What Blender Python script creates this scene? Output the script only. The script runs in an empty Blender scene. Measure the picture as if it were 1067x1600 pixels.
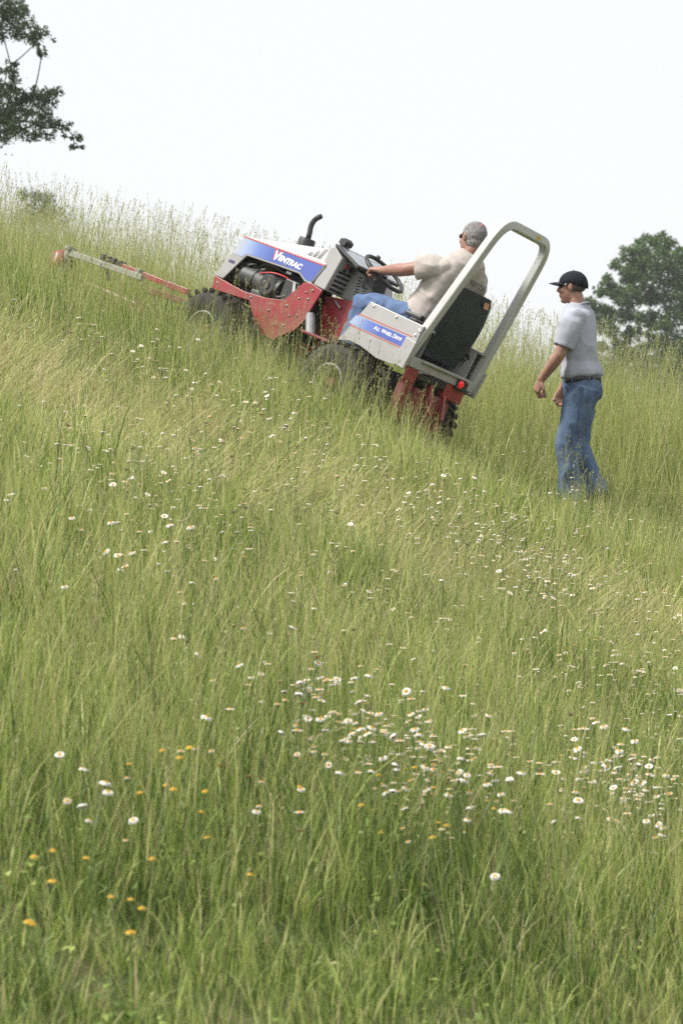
import bpy, math, random
import numpy as np
from mathutils import Vector, Matrix, noise
from mathutils.bvhtree import BVHTree

# ------------------------------------------------------------------ camera, sky, sun, exposure
S = bpy.context.scene
C = bpy.data.collections.new("place"); S.collection.children.link(C)
ZC = 1.70                                     # eye height of the photographer
cam_d = bpy.data.cameras.new("camera"); cam = bpy.data.objects.new("camera", cam_d); C.objects.link(cam)
cam.location = (0, 0, ZC); cam.rotation_euler = (math.radians(90), 0, 0)
cam_d.sensor_fit = 'VERTICAL'; cam_d.sensor_height = 36.0; cam_d.sensor_width = 24.0
cam_d.lens = 103.5; cam_d.clip_start = .1; cam_d.clip_end = 3000
cam_d.dof.use_dof = True; cam_d.dof.focus_distance = 18.4; cam_d.dof.aperture_fstop = 7.1
S.camera = cam

SUN_EL, SUN_AZ = math.radians(52), math.radians(-62)   # azimuth from +Y (view direction), minus = left
world = bpy.data.worlds.new("World"); S.world = world; world.use_nodes = True
wn = world.node_tree; wn.nodes.clear()
w_out = wn.nodes.new('ShaderNodeOutputWorld'); w_bg = wn.nodes.new('ShaderNodeBackground')
sky = wn.nodes.new('ShaderNodeTexSky'); sky.sky_type = 'NISHITA'; sky.sun_disc = False
sky.sun_elevation = SUN_EL; sky.sun_rotation = SUN_AZ; sky.dust_density = 4.0; sky.air_density = 1.0
w_mix = wn.nodes.new('ShaderNodeMix'); w_mix.data_type = 'RGBA'     # overcast: a white cloud sheet over the clear sky
w_mix.inputs[0].default_value = .93; w_mix.inputs[7].default_value = (2.66, 2.68, 2.73, 1)
wn.links.new(sky.outputs[0], w_mix.inputs[6]); wn.links.new(w_mix.outputs[2], w_bg.inputs[0])
w_bg.inputs[1].default_value = .10; wn.links.new(w_bg.outputs[0], w_out.inputs[0])

sun_d = bpy.data.lights.new("sun", 'SUN'); sun_d.energy = 1.5; sun_d.angle = math.radians(14); sun_d.color = (1, .965, .91)
sun = bpy.data.objects.new("sun", sun_d); C.objects.link(sun)
sd = Vector((math.sin(SUN_AZ) * math.cos(SUN_EL), math.cos(SUN_AZ) * math.cos(SUN_EL) * -.35, math.sin(SUN_EL)))
sun.rotation_euler = sd.to_track_quat('Z', 'Y').to_euler()
sky.sun_rotation = math.atan2(sd.x, sd.y)
S.view_settings.view_transform = 'Standard'; S.view_settings.look = 'None'
S.view_settings.gamma = 1; S.view_settings.use_curve_mapping = False
S.view_settings.exposure = 1.88
S.render.engine = 'CYCLES'; S.cycles.use_denoising = False
S.cycles.max_bounces = 6; S.cycles.diffuse_bounces = 5; S.cycles.glossy_bounces = 2; S.cycles.transmission_bounces = 4; S.cycles.transparent_max_bounces = 4
S.cycles.volume_bounces = 1; S.cycles.caustics_reflective = False; S.cycles.caustics_refractive = False

rng = np.random.default_rng(7); random.seed(7)

# ------------------------------------------------------------------ helpers: objects and materials
def link(o, parent=None):
    C.objects.link(o)
    if parent is not None: o.parent = parent
    return o
def tag(o, label=None, cat=None, group=None, kind=None):
    if label: o["label"] = label
    if cat: o["category"] = cat
    if group: o["group"] = group
    if kind: o["kind"] = kind
    return o
def empty(name, matrix=None):
    o = bpy.data.objects.new(name, None); o.empty_display_size = .1; link(o)
    if matrix is not None: o.matrix_world = matrix
    return o

def mat(name, col, rough=.5, metal=0., var=.12, scale=6., bump=0., bscale=60., spec=.5, col2=None, emit=None, coat=0., dust=0., fold=0.):
    m = bpy.data.materials.new(name); m.use_nodes = True; nt = m.node_tree; N = nt.nodes; Lk = nt.links
    p = N['Principled BSDF']; p.inputs['Roughness'].default_value = rough; p.inputs['Metallic'].default_value = metal
    p.inputs['Specular IOR Level'].default_value = spec
    if coat: p.inputs['Coat Weight'].default_value = coat; p.inputs['Coat Roughness'].default_value = .15
    tc = N.new('ShaderNodeTexCoord'); nz = N.new('ShaderNodeTexNoise'); nz.inputs['Scale'].default_value = scale
    nz.inputs['Detail'].default_value = 6; nz.inputs['Roughness'].default_value = .65
    Lk.new(tc.outputs['Object'], nz.inputs['Vector'])
    mx = N.new('ShaderNodeMix'); mx.data_type = 'RGBA'
    c2 = col2 or tuple(c * (1 - 2 * var) for c in col)
    c1 = tuple(min(1, c * (1 + var)) for c in col) if col2 is None else col
    mx.inputs[6].default_value = (*c1, 1); mx.inputs[7].default_value = (*c2, 1)
    rp = N.new('ShaderNodeValToRGB'); rp.color_ramp.elements[0].position = .35; rp.color_ramp.elements[1].position = .72
    Lk.new(nz.outputs[0], rp.inputs[0]); Lk.new(rp.outputs[0], mx.inputs[0]); Lk.new(mx.outputs[2], p.inputs['Base Color'])
    if dust:       # dried mud and grass dust, thicker on the lower parts and in blotches
        dn = N.new('ShaderNodeTexNoise'); dn.inputs['Scale'].default_value = 11; dn.inputs['Detail'].default_value = 9; dn.inputs['Roughness'].default_value = .72; Lk.new(tc.outputs['Object'], dn.inputs['Vector'])
        sp = N.new('ShaderNodeSeparateXYZ'); Lk.new(tc.outputs['Object'], sp.inputs[0]); zr = N.new('ShaderNodeMapRange'); zr.inputs[1].default_value = 1.0; zr.inputs[2].default_value = .3; zr.inputs[3].default_value = .42; zr.inputs[4].default_value = .66; Lk.new(sp.outputs[2], zr.inputs[0])
        ad = N.new('ShaderNodeMath'); ad.operation = 'ADD'; Lk.new(dn.outputs[0], ad.inputs[0]); Lk.new(zr.outputs[0], ad.inputs[1])
        dr = N.new('ShaderNodeMapRange'); dr.inputs[1].default_value = .98; dr.inputs[2].default_value = 1.32; dr.inputs[4].default_value = dust; Lk.new(ad.outputs[0], dr.inputs[0])
        dm = N.new('ShaderNodeMix'); dm.data_type = 'RGBA'; dm.inputs[7].default_value = (.20, .17, .11, 1); Lk.new(dr.outputs[0], dm.inputs[0]); Lk.new(mx.outputs[2], dm.inputs[6]); Lk.new(dm.outputs[2], p.inputs['Base Color'])
        rm = N.new('ShaderNodeMapRange'); rm.inputs[3].default_value = rough; rm.inputs[4].default_value = .9; Lk.new(dr.outputs[0], rm.inputs[0]); Lk.new(rm.outputs[0], p.inputs['Roughness'])
    if bump:
        n2 = N.new('ShaderNodeTexNoise'); n2.inputs['Scale'].default_value = bscale; n2.inputs['Detail'].default_value = 4
        b = N.new('ShaderNodeBump'); b.inputs['Strength'].default_value = bump; b.inputs['Distance'].default_value = .01
        Lk.new(tc.outputs['Object'], n2.inputs['Vector']); Lk.new(n2.outputs[0], b.inputs['Height']); Lk.new(b.outputs[0], p.inputs['Normal'])
        if fold:    # creases in the cloth
            n3 = N.new('ShaderNodeTexNoise'); n3.noise_type = 'RIDGED_MULTIFRACTAL'; n3.inputs['Scale'].default_value = 6.5; n3.inputs['Detail'].default_value = 2.5; n3.inputs['Distortion'].default_value = .8
            b2 = N.new('ShaderNodeBump'); b2.inputs['Strength'].default_value = fold; b2.inputs['Distance'].default_value = .03
            Lk.new(tc.outputs['Object'], n3.inputs['Vector']); Lk.new(n3.outputs[0], b2.inputs['Height']); Lk.new(b2.outputs[0], b.inputs['Normal'])
    if emit:
        p.inputs['Emission Color'].default_value = (*emit[0], 1); p.inputs['Emission Strength'].default_value = emit[1]
    return m

class MB:
    """collects shapes and links them as ONE mesh object"""
    def __init__(s): s.v = []; s.f = []
    def add(s, vs, fs):
        k = len(s.v); s.v += [tuple(map(float, p)) for p in vs]; s.f += [tuple(i + k for i in q) for q in fs]; return s
    def box(s, c, d, R=None):
        c = Vector(c); vs = []
        for x in (-.5, .5):
            for y in (-.5, .5):
                for z in (-.5, .5):
                    p = Vector((x * d[0], y * d[1], z * d[2]))
                    vs.append(c + (R @ p if R else p))
        return s.add(vs, [(0, 1, 3, 2), (4, 6, 7, 5), (0, 4, 5, 1), (2, 3, 7, 6), (0, 2, 6, 4), (1, 5, 7, 3)])
    def prism(s, out, y0, y1):
        """outline in (x, z), extruded from y0 to y1"""
        n = len(out); a = sum(out[i][0] * out[(i + 1) % n][1] - out[(i + 1) % n][0] * out[i][1] for i in range(n))
        if a < 0: out = out[::-1]
        if y0 > y1: y0, y1 = y1, y0
        vs = [(x, y0, z) for x, z in out] + [(x, y1, z) for x, z in out]
        fs = [tuple(range(n)), tuple(range(2 * n - 1, n - 1, -1))]
        fs += [(i, i + n, (i + 1) % n + n, (i + 1) % n) for i in range(n)]
        return s.add(vs, fs)
    def rings(s, rs, closed=True, loop=False):
        n = len(rs[0]); vs = [p for r in rs for p in r]; m = len(rs); fs = []
        for j in range(m if loop else m - 1):
            for i in range(n):
                a, b = j * n + i, j * n + (i + 1) % n; q = (j + 1) % m
                fs.append((a, b, q * n + (i + 1) % n, q * n + i))
        if closed and not loop: fs += [tuple(range(n - 1, -1, -1)), tuple((m - 1) * n + i for i in range(n))]
        return s.add(vs, fs)
    def tube(s, path, r, n=8, loop=False, sx=1., sy=1., up=None):
        P = [Vector(p) for p in path]; m = len(P); rs = []
        rr = r if isinstance(r, (list, tuple)) else [r] * m; ref = Vector(up) if up else None
        for i in range(m):
            if loop: t = P[(i + 1) % m] - P[i - 1]
            else: t = P[min(i + 1, m - 1)] - P[max(i - 1, 0)]
            t.normalize()
            if ref is None:
                ref = t.orthogonal().normalized()
            u = (ref - t * ref.dot(t)).normalized(); w = t.cross(u)
            if up is None: ref = u
            off = math.pi / 4 if n == 4 else 0
            rs.append([P[i] + (u * math.cos(off + 2 * math.pi * k / n) * sx + w * math.sin(off + 2 * math.pi * k / n) * sy) * rr[i] for k in range(n)])
        return s.rings(rs, True, loop)
    def cyl(s, p0, p1, r0, r1=None, n=20):
        return s.tube([p0, p1], [r0, r0 if r1 is None else r1], n)
    def lathe(s, prof, c, ax, n=32, loop=False):
        """profile (radius, along axis) turned about ax through c"""
        ax = Vector(ax).normalized(); u = ax.orthogonal().normalized(); w = ax.cross(u); c = Vector(c)
        rs = [[c + ax * h + (u * math.cos(2 * math.pi * k / n) + w * math.sin(2 * math.pi * k / n)) * r for k in range(n)] for r, h in prof]
        return s.rings(rs, True, loop)
    def build(s, name, m=None, parent=None, smooth=False, bevel=0., seg=2, sharp=None):
        me = bpy.data.meshes.new(name); me.from_pydata(s.v, [], s.f); me.validate(); me.update()
        o = bpy.data.objects.new(name, me); link(o, parent)
        if m: me.materials.append(m)
        if smooth: me.polygons.foreach_set('use_smooth', [True] * len(me.polygons))
        if sharp: me.set_sharp_from_angle(angle=math.radians(sharp))
        if bevel:
            b = o.modifiers.new('bevel', 'BEVEL'); b.width = bevel; b.segments = seg; b.limit_method = 'ANGLE'; b.angle_limit = math.radians(30)
        return o

def arc(p0, p1, p2, n=6):
    """quadratic curve from p0 to p2 drawn to p1"""
    p0, p1, p2 = Vector(p0), Vector(p1), Vector(p2)
    return [p0 * (1 - t) ** 2 + p1 * 2 * t * (1 - t) + p2 * t * t for t in [i / n for i in range(n + 1)]]

def text_mesh(txt, size, bold=0., shear=0., extrude=.0):
    c = bpy.data.curves.new('t', 'FONT'); c.body = txt; c.size = size; c.offset = bold; c.shear = shear; c.extrude = extrude
    c.resolution_u = 3
    o = bpy.data.objects.new('t', c); C.objects.link(o); dg = bpy.context.evaluated_depsgraph_get()
    me = bpy.data.meshes.new_from_object(o.evaluated_get(dg)); bpy.data.objects.remove(o); bpy.data.curves.remove(c)
    return me
def place_mesh(me, name, m, parent, origin, ex, ey, sx=1.):
    ex, ey = Vector(ex).normalized(), Vector(ey).normalized(); ez = ex.cross(ey); o3 = Vector(origin)
    for v in me.vertices: v.co = o3 + ex * v.co.x * sx + ey * v.co.y + ez * v.co.z
    me.materials.clear(); me.materials.append(m); o = bpy.data.objects.new(name, me); return link(o, parent)

# ------------------------------------------------------------------ terrain
KY = np.array([-20, 0, 5, 8, 11, 14, 17, 19.5, 20.9, 22.2, 23.6, 25, 26.5, 29, 34, 45, 80, 400.])
KA = np.array([-1.75, -1.7, -1.66, -1.36, -.93, -.45, .05, .44, .57, .71, .96, 1.20, 1.29, 1.14, .2, -1.6, -3, -4.])
KB = np.array([.05, .08, .2, .36, .40, .41, .417, .417, .417, .395, .335, .28, .26, .23, .2, .15, .05, .0])
def pchip(xk, yk, x):
    h = np.diff(xk); s = np.diff(yk) / h; m = np.zeros(len(xk)); m[0] = s[0]; m[-1] = s[-1]
    for i in range(1, len(xk) - 1):
        if s[i - 1] * s[i] > 0:
            w1 = 2 * h[i] + h[i - 1]; w2 = h[i] + 2 * h[i - 1]; m[i] = (w1 + w2) / (w1 / s[i - 1] + w2 / s[i])
    x = np.clip(x, xk[0], xk[-1]); i = np.clip(np.searchsorted(xk, x, side='right') - 1, 0, len(h) - 1); t = (x - xk[i]) / h[i]
    return (2*t**3 - 3*t**2 + 1) * yk[i] + (t**3 - 2*t**2 + t) * h[i] * m[i] + (-2*t**3 + 3*t**2) * yk[i + 1] + (t**3 - t**2) * h[i] * m[i + 1]
def H(x, y):
    x = np.asarray(x, float); y = np.asarray(y, float)
    b = .03 * np.sin(1.7*x + .6*y) * np.sin(.9*y - .5*x) + .012 * np.sin(4.1*x - 2.3*y + 1) * np.sin(3.3*y + .7*x)
    w = np.exp(-((x + .4)**2 + (y - 21.2)**2) / 3.); xs = 6 * np.tanh(x / 6)
    return ZC + pchip(KY, KA, y) - pchip(KY, KB, y) * xs + b * (1 - w)
def smooth(a, b, x):
    t = np.clip((x - a) / (b - a), 0, 1); return t * t * (3 - 2 * t)
def fbm(x, y, s=1., seed=0.):
    v = 0; a = 1.; tot = 0
    for k in range(4):
        f = s * 1.9 ** k; c = 1.3 * k + seed
        v = v + a * np.sin(f * (x * math.cos(c) + y * math.sin(c)) + 2.1 * c + 1.7 * np.sin(f * .7 * (y * math.cos(c * 1.7) - x * math.sin(c)) + c)); tot += a; a *= .6
    return v / tot

def make_ground():
    ys = np.concatenate([np.linspace(-40, 4, 9)[:-1], np.arange(4, 31, .14), np.linspace(31, 270, 30)])
    xs = np.concatenate([-np.geomspace(6.1, 300, 24)[::-1], np.arange(-6, 6.01, .14), np.geomspace(6.1, 300, 24)])
    X, Y = np.meshgrid(xs, ys); Z = H(X, Y); nx, ny = len(xs), len(ys)
    v = np.stack([X, Y, Z], -1).reshape(-1, 3); i = np.arange((ny - 1) * nx).reshape(ny - 1, nx)[:, :-1].ravel()
    fc = np.stack([i, i + 1, i + nx + 1, i + nx], -1)
    me = bpy.data.meshes.new("ground"); me.from_pydata(v.tolist(), [], fc.tolist()); me.polygons.foreach_set('use_smooth', [True] * len(me.polygons))
    me.materials.append(mat("soil_thatch", (.085, .105, .035), .95, scale=9, col2=(.11, .095, .045), bump=.6, bscale=40, spec=.1))
    o = link(bpy.data.objects.new("ground", me)); tag(o, kind="structure"); return o
make_ground()

# tractor pose: forward, left, up and the point on the ground under its rear axle
TF = Vector((-.728, .6, .332)).normalized(); TL = Vector((-.568, -.8, .199)); TL = (TL - TF * TF.dot(TL)).normalized(); TU = TF.cross(TL)
TO = Vector((.142, 20.892, .5316 + ZC))
TM = Matrix(((TF.x, TL.x, TU.x, TO.x), (TF.y, TL.y, TU.y, TO.y), (TF.z, TL.z, TU.z, TO.z), (0, 0, 0, 1)))

# ------------------------------------------------------------------ tractor
M_cream = mat("cream_paint", (.385, .38, .375), .4, var=.05, scale=3, col2=(.33, .325, .315), bump=.02, bscale=200, coat=.1, dust=.5)
M_rops = mat("rops_paint", (.50, .505, .50), .42, var=.05, scale=4, col2=(.43, .432, .42), coat=.15, dust=.25)
M_red = mat("red_paint", (.30, .016, .026), .42, scale=7, col2=(.21, .018, .024), bump=.03, coat=.1, dust=.4)
M_darkred = mat("dusty_red_iron", (.21, .013, .023), .55, scale=9, col2=(.13, .014, .02), bump=.1, dust=.3)
M_black = mat("black_plastic", (.018, .018, .02), .5, scale=12, col2=(.035, .035, .034))
M_iron = mat("dark_engine_iron", (.04, .042, .045), .55, metal=.3, scale=14, col2=(.085, .085, .085), bump=.15)
M_alu = mat("cast_aluminium", (.42, .42, .41), .45, metal=.7, scale=20)
M_rubber = mat("tyre_rubber", (.028, .028, .027), .85, scale=16, col2=(.065, .06, .05), bump=.3, bscale=90, spec=.25)
M_blue = mat("blue_decal", (.075, .115, .42), .38, var=.06, scale=5, coat=.3)
M_white = mat("white_print", (.8, .8, .8), .45, var=.02)
M_redprint = mat("red_print", (.55, .05, .055), .45, var=.04)
M_navy = mat("navy_print", (.06, .06, .2), .5, var=.05)
M_vinyl = mat("seat_vinyl", (.018, .023, .034), .5, scale=10, col2=(.028, .035, .048), bump=.12, bscale=140)
M_steel = mat("galvanised_bar", (.33, .34, .31), .6, metal=.15, scale=12, col2=(.20, .20, .17))
M_lens = mat("red_lens", (.5, .01, .015), .15, var=.02, emit=((1, .03, .04), .12))
M_glass = mat("gauge_cover", (.25, .28, .3), .06, var=.1, scale=8, spec=.8)
M_orange = mat("orange_sticker", (.55, .2, .07), .6, scale=40, col2=(.5, .35, .25))
def gradient_decal(name, x_light, x_dark):
    """flat print that fades from cream to blue along the panel"""
    m = bpy.data.materials.new(name); m.use_nodes = True; N = m.node_tree.nodes; Lk = m.node_tree.links; p = N['Principled BSDF']
    p.inputs['Roughness'].default_value = .36; p.inputs['Coat Weight'].default_value = .3
    tc = N.new('ShaderNodeTexCoord'); sp = N.new('ShaderNodeSeparateXYZ'); mr = N.new('ShaderNodeMapRange')
    mr.inputs[1].default_value = x_light; mr.inputs[2].default_value = x_dark
    rp = N.new('ShaderNodeValToRGB'); e = rp.color_ramp.elements
    e[0].color = (.47, .47, .47, 1); e[1].color = (.075, .115, .40, 1); k = rp.color_ramp.elements.new(.3); k.color = (.32, .40, .60, 1)
    k = rp.color_ramp.elements.new(.62); k.color = (.13, .20, .50, 1)
    Lk.new(tc.outputs['Object'], sp.inputs[0]); Lk.new(sp.outputs[0], mr.inputs[0]); Lk.new(mr.outputs[0], rp.inputs[0]); Lk.new(rp.outputs[0], p.inputs['Base Color'])
    return m

tractor = empty("tractor", TM)
tag(tractor, "small red and cream articulated slope tractor with blue hood decals, climbing the hill", "tractor")
T = tractor

def wheel(c, side, parent):
    """side +1 = left; axis along y; c = centre of the wheel"""
    w = MB().tube([(c[0], c[1] - .05, c[2]), (c[0], c[1] + .05, c[2])], .05, 12).build("wheel", M_darkred, parent)
    R, hw = .272, .145
    prof = [(.115, -hw * .8), (.15, -hw), (.21, -hw), (.25, -hw * .93), (R, -hw * .72), (R + .004, 0), (R, hw * .72), (.25, hw * .93), (.21, hw), (.15, hw), (.115, hw * .8)]
    mb = MB().lathe(prof, c, (0, 1, 0), 40, loop=True)
    for k in range(26):
        a = 2 * math.pi * k / 26
        for sgn in (-1, 1):
            aa = a + (math.pi / 26 if sgn > 0 else 0)
            Rm = Matrix.Rotation(-aa, 3, 'Y') @ Matrix.Rotation(sgn * .42, 3, 'X')
            p = Vector(c) + Matrix.Rotation(-aa, 3, 'Y') @ Vector((R + .008, 0, 0)) + Vector((0, sgn * .068, 0))
            mb.box(p, (.026, .135, .028), Rm)
    mb.build("tyre", M_rubber, w, smooth=True, sharp=40)
    s = side
    lip = [(.118, s * .115), (.126, s * .128), (.118, s * .135), (.108, s * .125)]
    rim = MB().lathe(lip, c, (0, 1, 0), 36, loop=True)
    rim.lathe([(.105, s * .12), (.10, s * .05), (.04, s * .03), (.10, s * .04), (.112, s * .115)], c, (0, 1, 0), 36, loop=True)
    rim.build("rim", M_cream, w, smooth=True)
    hub = MB().lathe([(.0, s * .085), (.03, s * .085), (.036, s * .07), (.045, s * .03)], c, (0, 1, 0), 16)
    for k in range(5):
        a = 2 * math.pi * k / 5; q = Vector((c[0] + .065 * math.cos(a), c[1] + s * .04, c[2] + .065 * math.sin(a)))
        hub.cyl(q, q + Vector((0, s * .02, 0)), .009, n=6)
    hub.build("hub", M_darkred, w, smooth=True, sharp=35)
    return w
for x in (0, 1.25):
    for s in (1, -1):
        wheel((x, s * .490, .28), s, T)

# chassis halves, articulation joint and axles
mb = MB().box((1.22, 0, .42), (.72, .40, .26)).box((1.25, 0, .28), (.16, .62, .14)).build("front_chassis", M_iron, T, bevel=.02)
mb = MB().box((.02, 0, .40), (.62, .38, .24)).box((0, 0, .28), (.16, .62, .15)).build("rear_chassis", M_iron, T, bevel=.02)
MB().cyl((.62, 0, .28), (.62, 0, .56), .075).box((.74, 0, .4), (.22, .14, .12)).box((.46, 0, .4), (.28, .14, .12)).build("articulation_joint", M_darkred, T, bevel=.008)

# red side frames below the hood
fr = [(1.60, .67), (1.578, .571), (1.282, .588), (1.207, .596), (1.05, .43), (1.0, .40), (.861, .395), (.70, .53), (.665, .60), (.612, .855), (.733, .874), (.80, .858), (.905, .69), (1.08, .655), (1.28, .64), (1.46, .655)]
for s in (1, -1):
    f = MB().prism(fr, s * .268, s * .286).build("side_frame", M_red, T, bevel=.003)
    if s > 0:
        for x, z in [(1.55, .625), (.74, .80), (.70, .76), (.78, .74), (.86, .66), (.80, .60), (.74, .62), (.82, .52), (.9, .5), (1.2, .62), (1.0, .58), (.69, .83)]:
            MB().lathe([(0, .007), (.007, .006), (.010, 0)], (x, .286, z), (0, 1, 0), 8).build("bolt_head", M_alu, f, smooth=True)
MB().box((1.585, 0, .62), (.03, .54, .11)).build("front_bumper", M_red, T, bevel=.006)

# hood: pillar and side sheets with the open engine bay, wedge top, front
side = [(1.606, .672), (1.480, 1.016), (.672, 1.032), (.735, .866), (.80, .868), (.872, .905), (1.10, .900), (1.385, .889), (1.40, .876), (1.52, .668)]
hood = MB()
for s in (1, -1):
    hood.prism(side, s * .266, s * .284)
W, Wt = .284, .205
def topz(x): return 1.016 + (1.480 - x) / (1.480 - .70) * .148
vs = [(1.480, W, 1.016), (.672, W, 1.032), (.700, Wt, 1.164), (1.44, Wt, 1.024), (1.480, -W, 1.016), (.672, -W, 1.032), (.700, -Wt, 1.164), (1.44, -Wt, 1.024)]
hood.add(vs, [(0, 1, 2, 3), (5, 4, 7, 6), (3, 2, 6, 7), (0, 3, 7, 4), (1, 5, 6, 2), (0, 4, 5, 1)])
hood.add([(1.606, .27, .672), (1.48, .27, 1.014), (1.48, -.27, 1.014), (1.606, -.27, .672), (1.58, .27, .672), (1.455, .27, 1.0), (1.455, -.27, 1.0), (1.58, -.27, .672)],
         [(0, 1, 2, 3), (4, 7, 6, 5), (0, 3, 7, 4), (1, 5, 6, 2), (0, 4, 5, 1), (3, 2, 6, 7)])
hood = hood.build("hood", M_cream, T, bevel=.005)
M_grad = gradient_decal("hood_fade_print", 1.53, 1.16)
dec = [(1.528, .87), (1.478, 1.004), (.690, 1.018), (.738, .884), (.80, .884), (.872, .92), (1.10, .914), (1.392, .902), (1.43, .868)]
for s in (1, -1): MB().prism(dec, s * .2842, s * .2862).build("blue_side_decal", M_grad, hood)
for s in (1, -1):
    p = MB().prism([(1.484, 1.008), (1.484, 1.014), (.680, 1.029), (.680, 1.021)], s * .2842, s * .2868)
    p.build("red_pinstripe", M_redprint, hood)
ey = Vector((.0, 0, 1)); ex = Vector((-1, 0, -.035))
def lettering(txt, size, x, z, parent, m, y=.2875, bold=.004, shear=.25, sx=1., tilt=-.035, name="lettering"):
    return place_mesh(text_mesh(txt, size, bold, shear), name, m, parent, (x, y, z), (-1, 0, tilt), (tilt, 0, 1), sx)
lettering("V", .098, 1.170, .940, hood, M_redprint, y=.2868, bold=.006, name="red_letter_shadow")
lettering("V", .090, 1.158, .9385, hood, M_white, y=.2885, bold=.005)
lettering("ENTRAC", .056, 1.102, .9440, hood, M_white, bold=.003, sx=1.05)
lettering("4200", .018, 1.04, .927, hood, M_steel, bold=.0005)
lettering("4200", .030, 1.535, .80, hood, M_navy, bold=.001, y=.2862)
# slots in the upper hood, one by one
for i in range(3):
    for j in range(7):
        x = .86 - .045 * i; t = .13 + .10 * j; zt = 1.024 + (1.44 - x) / .74 * .14; zb = 1.016 + (1.48 - x) / .808 * .016
        th = math.atan2(zt - zb, W - Wt); p = Vector((x, Wt + (W - Wt) * t, zt + (zb - zt) * t)) + Vector((0, math.sin(th), math.cos(th))) * .003
        MB().box(p, (.032, .0065, .006), Matrix.Rotation(-th, 3, 'X')).build("vent_slot", M_black, hood)

# engine bay
eng = MB().box((1.12, 0, .72), (.62, .34, .26)).box((1.0, 0, .86), (.3, .3, .1)).build("engine_block", M_iron, T, bevel=.02)
MB().cyl((1.40, .19, .755), (1.02, .19, .745), .082, n=24).cyl((1.30, .19, .753), (1.27, .19, .753), .088, n=24).cyl((1.16, .19, .749), (1.13, .19, .749), .088, n=24).build("air_filter_canister", M_iron, eng, smooth=True, sharp=40)
MB().cyl((1.12, .262, .745), (1.12, .275, .745), .085, .07, n=24).cyl((1.12, .274, .745), (1.12, .283, .745), .03, n=12).build("flywheel_cover", M_black, eng, smooth=True, sharp=40)
MB().box((.93, .20, .76), (.13, .1, .17)).build("radiator_shroud", M_black, eng, bevel=.01)
for x, z in ((1.41, .84), (1.33, .845), (1.26, .842)):
    MB().box((x, .2, z), (.045, .03, .018), Matrix.Rotation(.35, 3, 'Y')).build("bright_bracket", M_alu, eng, bevel=.003)
MB().tube(arc((1.3, .2, .84), (1.2, .3, .93), (1.0, .2, .86), 8), .014, 8).build("hose", M_black, eng, smooth=True)
MB().tube(arc((1.05, .23, .70), (.95, .28, .66), (.90, .2, .80), 8), .012, 8).build("hose", M_black, eng, smooth=True)
MB().prism([(.885, .84), (.91, .84), (.86, .70), (.835, .71)], .20, .262).build("bright_bracket", M_alu, eng)

MB().box((1.18, .225, .66), (.16, .05, .05)).build("starter_motor", M_iron, eng, bevel=.012)
MB().tube(arc((1.44, .16, .70), (1.40, .29, .84), (1.30, .22, .86), 8), .011, 8).build("hose", M_black, eng, smooth=True)
MB().tube(arc((1.24, .25, .80), (1.1, .29, .87), (.95, .23, .84), 8), .006, 6).build("cable", M_redprint, eng, smooth=True)
MB().box((1.45, .1, .78), (.05, .28, .16)).build("cooling_screen", M_iron, eng, bevel=.006)
MB().box((.99, .24, .885), (.05, .02, .022)).build("bright_bracket", M_alu, eng, bevel=.003)
# muffler on the hood
mu = MB().lathe([(0, 0), (.060, 0), (.062, .085), (.056, .10), (.0, .10)], (1.13, .02, 1.075), (.05, 0, 1), 24).build("muffler", M_black, T, smooth=True, sharp=40)
pth = [(1.135, .02, 1.17), (1.14, .02, 1.21)] + arc((1.142, .02, 1.22), (1.175, .02, 1.30), (1.125, .02, 1.345), 6) + [(1.10, .02, 1.362)]
MB().tube(pth, [.020, .020] + [.020] * 6 + [.021, .018], 12).build("exhaust_pipe", M_black, mu, smooth=True)

# dash console
ds = [(.705, 1.160), (.668, 1.184), (.565, 1.12), (.605, .862), (.72, .872)]
dash = MB()
dash.prism(ds, -.275, .275).build("dash_console", M_cream, T, bevel=.008)
dash = bpy.data.objects["dash_console"]
MB().prism([(.60, 1.10), (.41, 1.06), (.33, .93), (.38, .86), (.62, .86)], -.21, .07).build("steering_pedestal", M_cream, dash, bevel=.008)
# instrument panel, tilted to the driver
ang = math.atan2(.09, .25)
pn = [(.675, 1.187), (.672, 1.205), (.405, 1.108), (.41, 1.088)]
ip = MB().prism(pn, -.25, .272).build("instrument_panel", M_black, dash, bevel=.005)
MB().add([(.645, .245, 1.1975), (.645, -.22, 1.1975), (.43, -.22, 1.1195), (.43, .245, 1.1195)], [(0, 1, 2, 3)]).build("gauge_cover", M_glass, ip)
for j in range(5):      # wide air louvres on the rear face
    z = 1.025 - .034 * j; x = .565 + (1.12 - z) / (1.12 - .862) * .04
    MB().prism([(x + .01, z - .009), (x - .0035, z - .009), (x - .0035, z + .008), (x + .01, z + .008)], .085, .235).build("louvre_slot", M_black, dash)
    MB().prism([(x - .001, z + .008), (x - .012, z + .0065), (x - .012, z + .0095), (x - .001, z + .014)], .082, .238).build("louvre_lip", M_cream, dash)
for j in range(2):
    for i in range(7):
        x = .50 - .065 * j - .002 * i; z = 1.045 - .021 * i - .018 * j
        MB().box((x, .0705, z), (.034, .004, .008), Matrix.Rotation(.1, 3, 'Y')).build("vent_slot", M_black, dash)
MB().cyl((.575, .125, 1.068), (.555, .125, 1.066), .021, n=18).build("choke_knob", M_black, dash, smooth=True, sharp=40)
MB().box((.565, .19, 1.078), (.012, .03, .032)).build("rocker_switch", M_redprint, dash, bevel=.003)
MB().box((.565, .195, 1.045), (.012, .03, .02)).build("rocker_switch", M_black, dash, bevel=.003)
MB().prism([(.70, 1.215), (.735, 1.205), (.765, 1.225), (.76, 1.262), (.72, 1.272), (.69, 1.25)], .05, .14).build("strobe_box", M_black, dash, bevel=.008)
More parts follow.
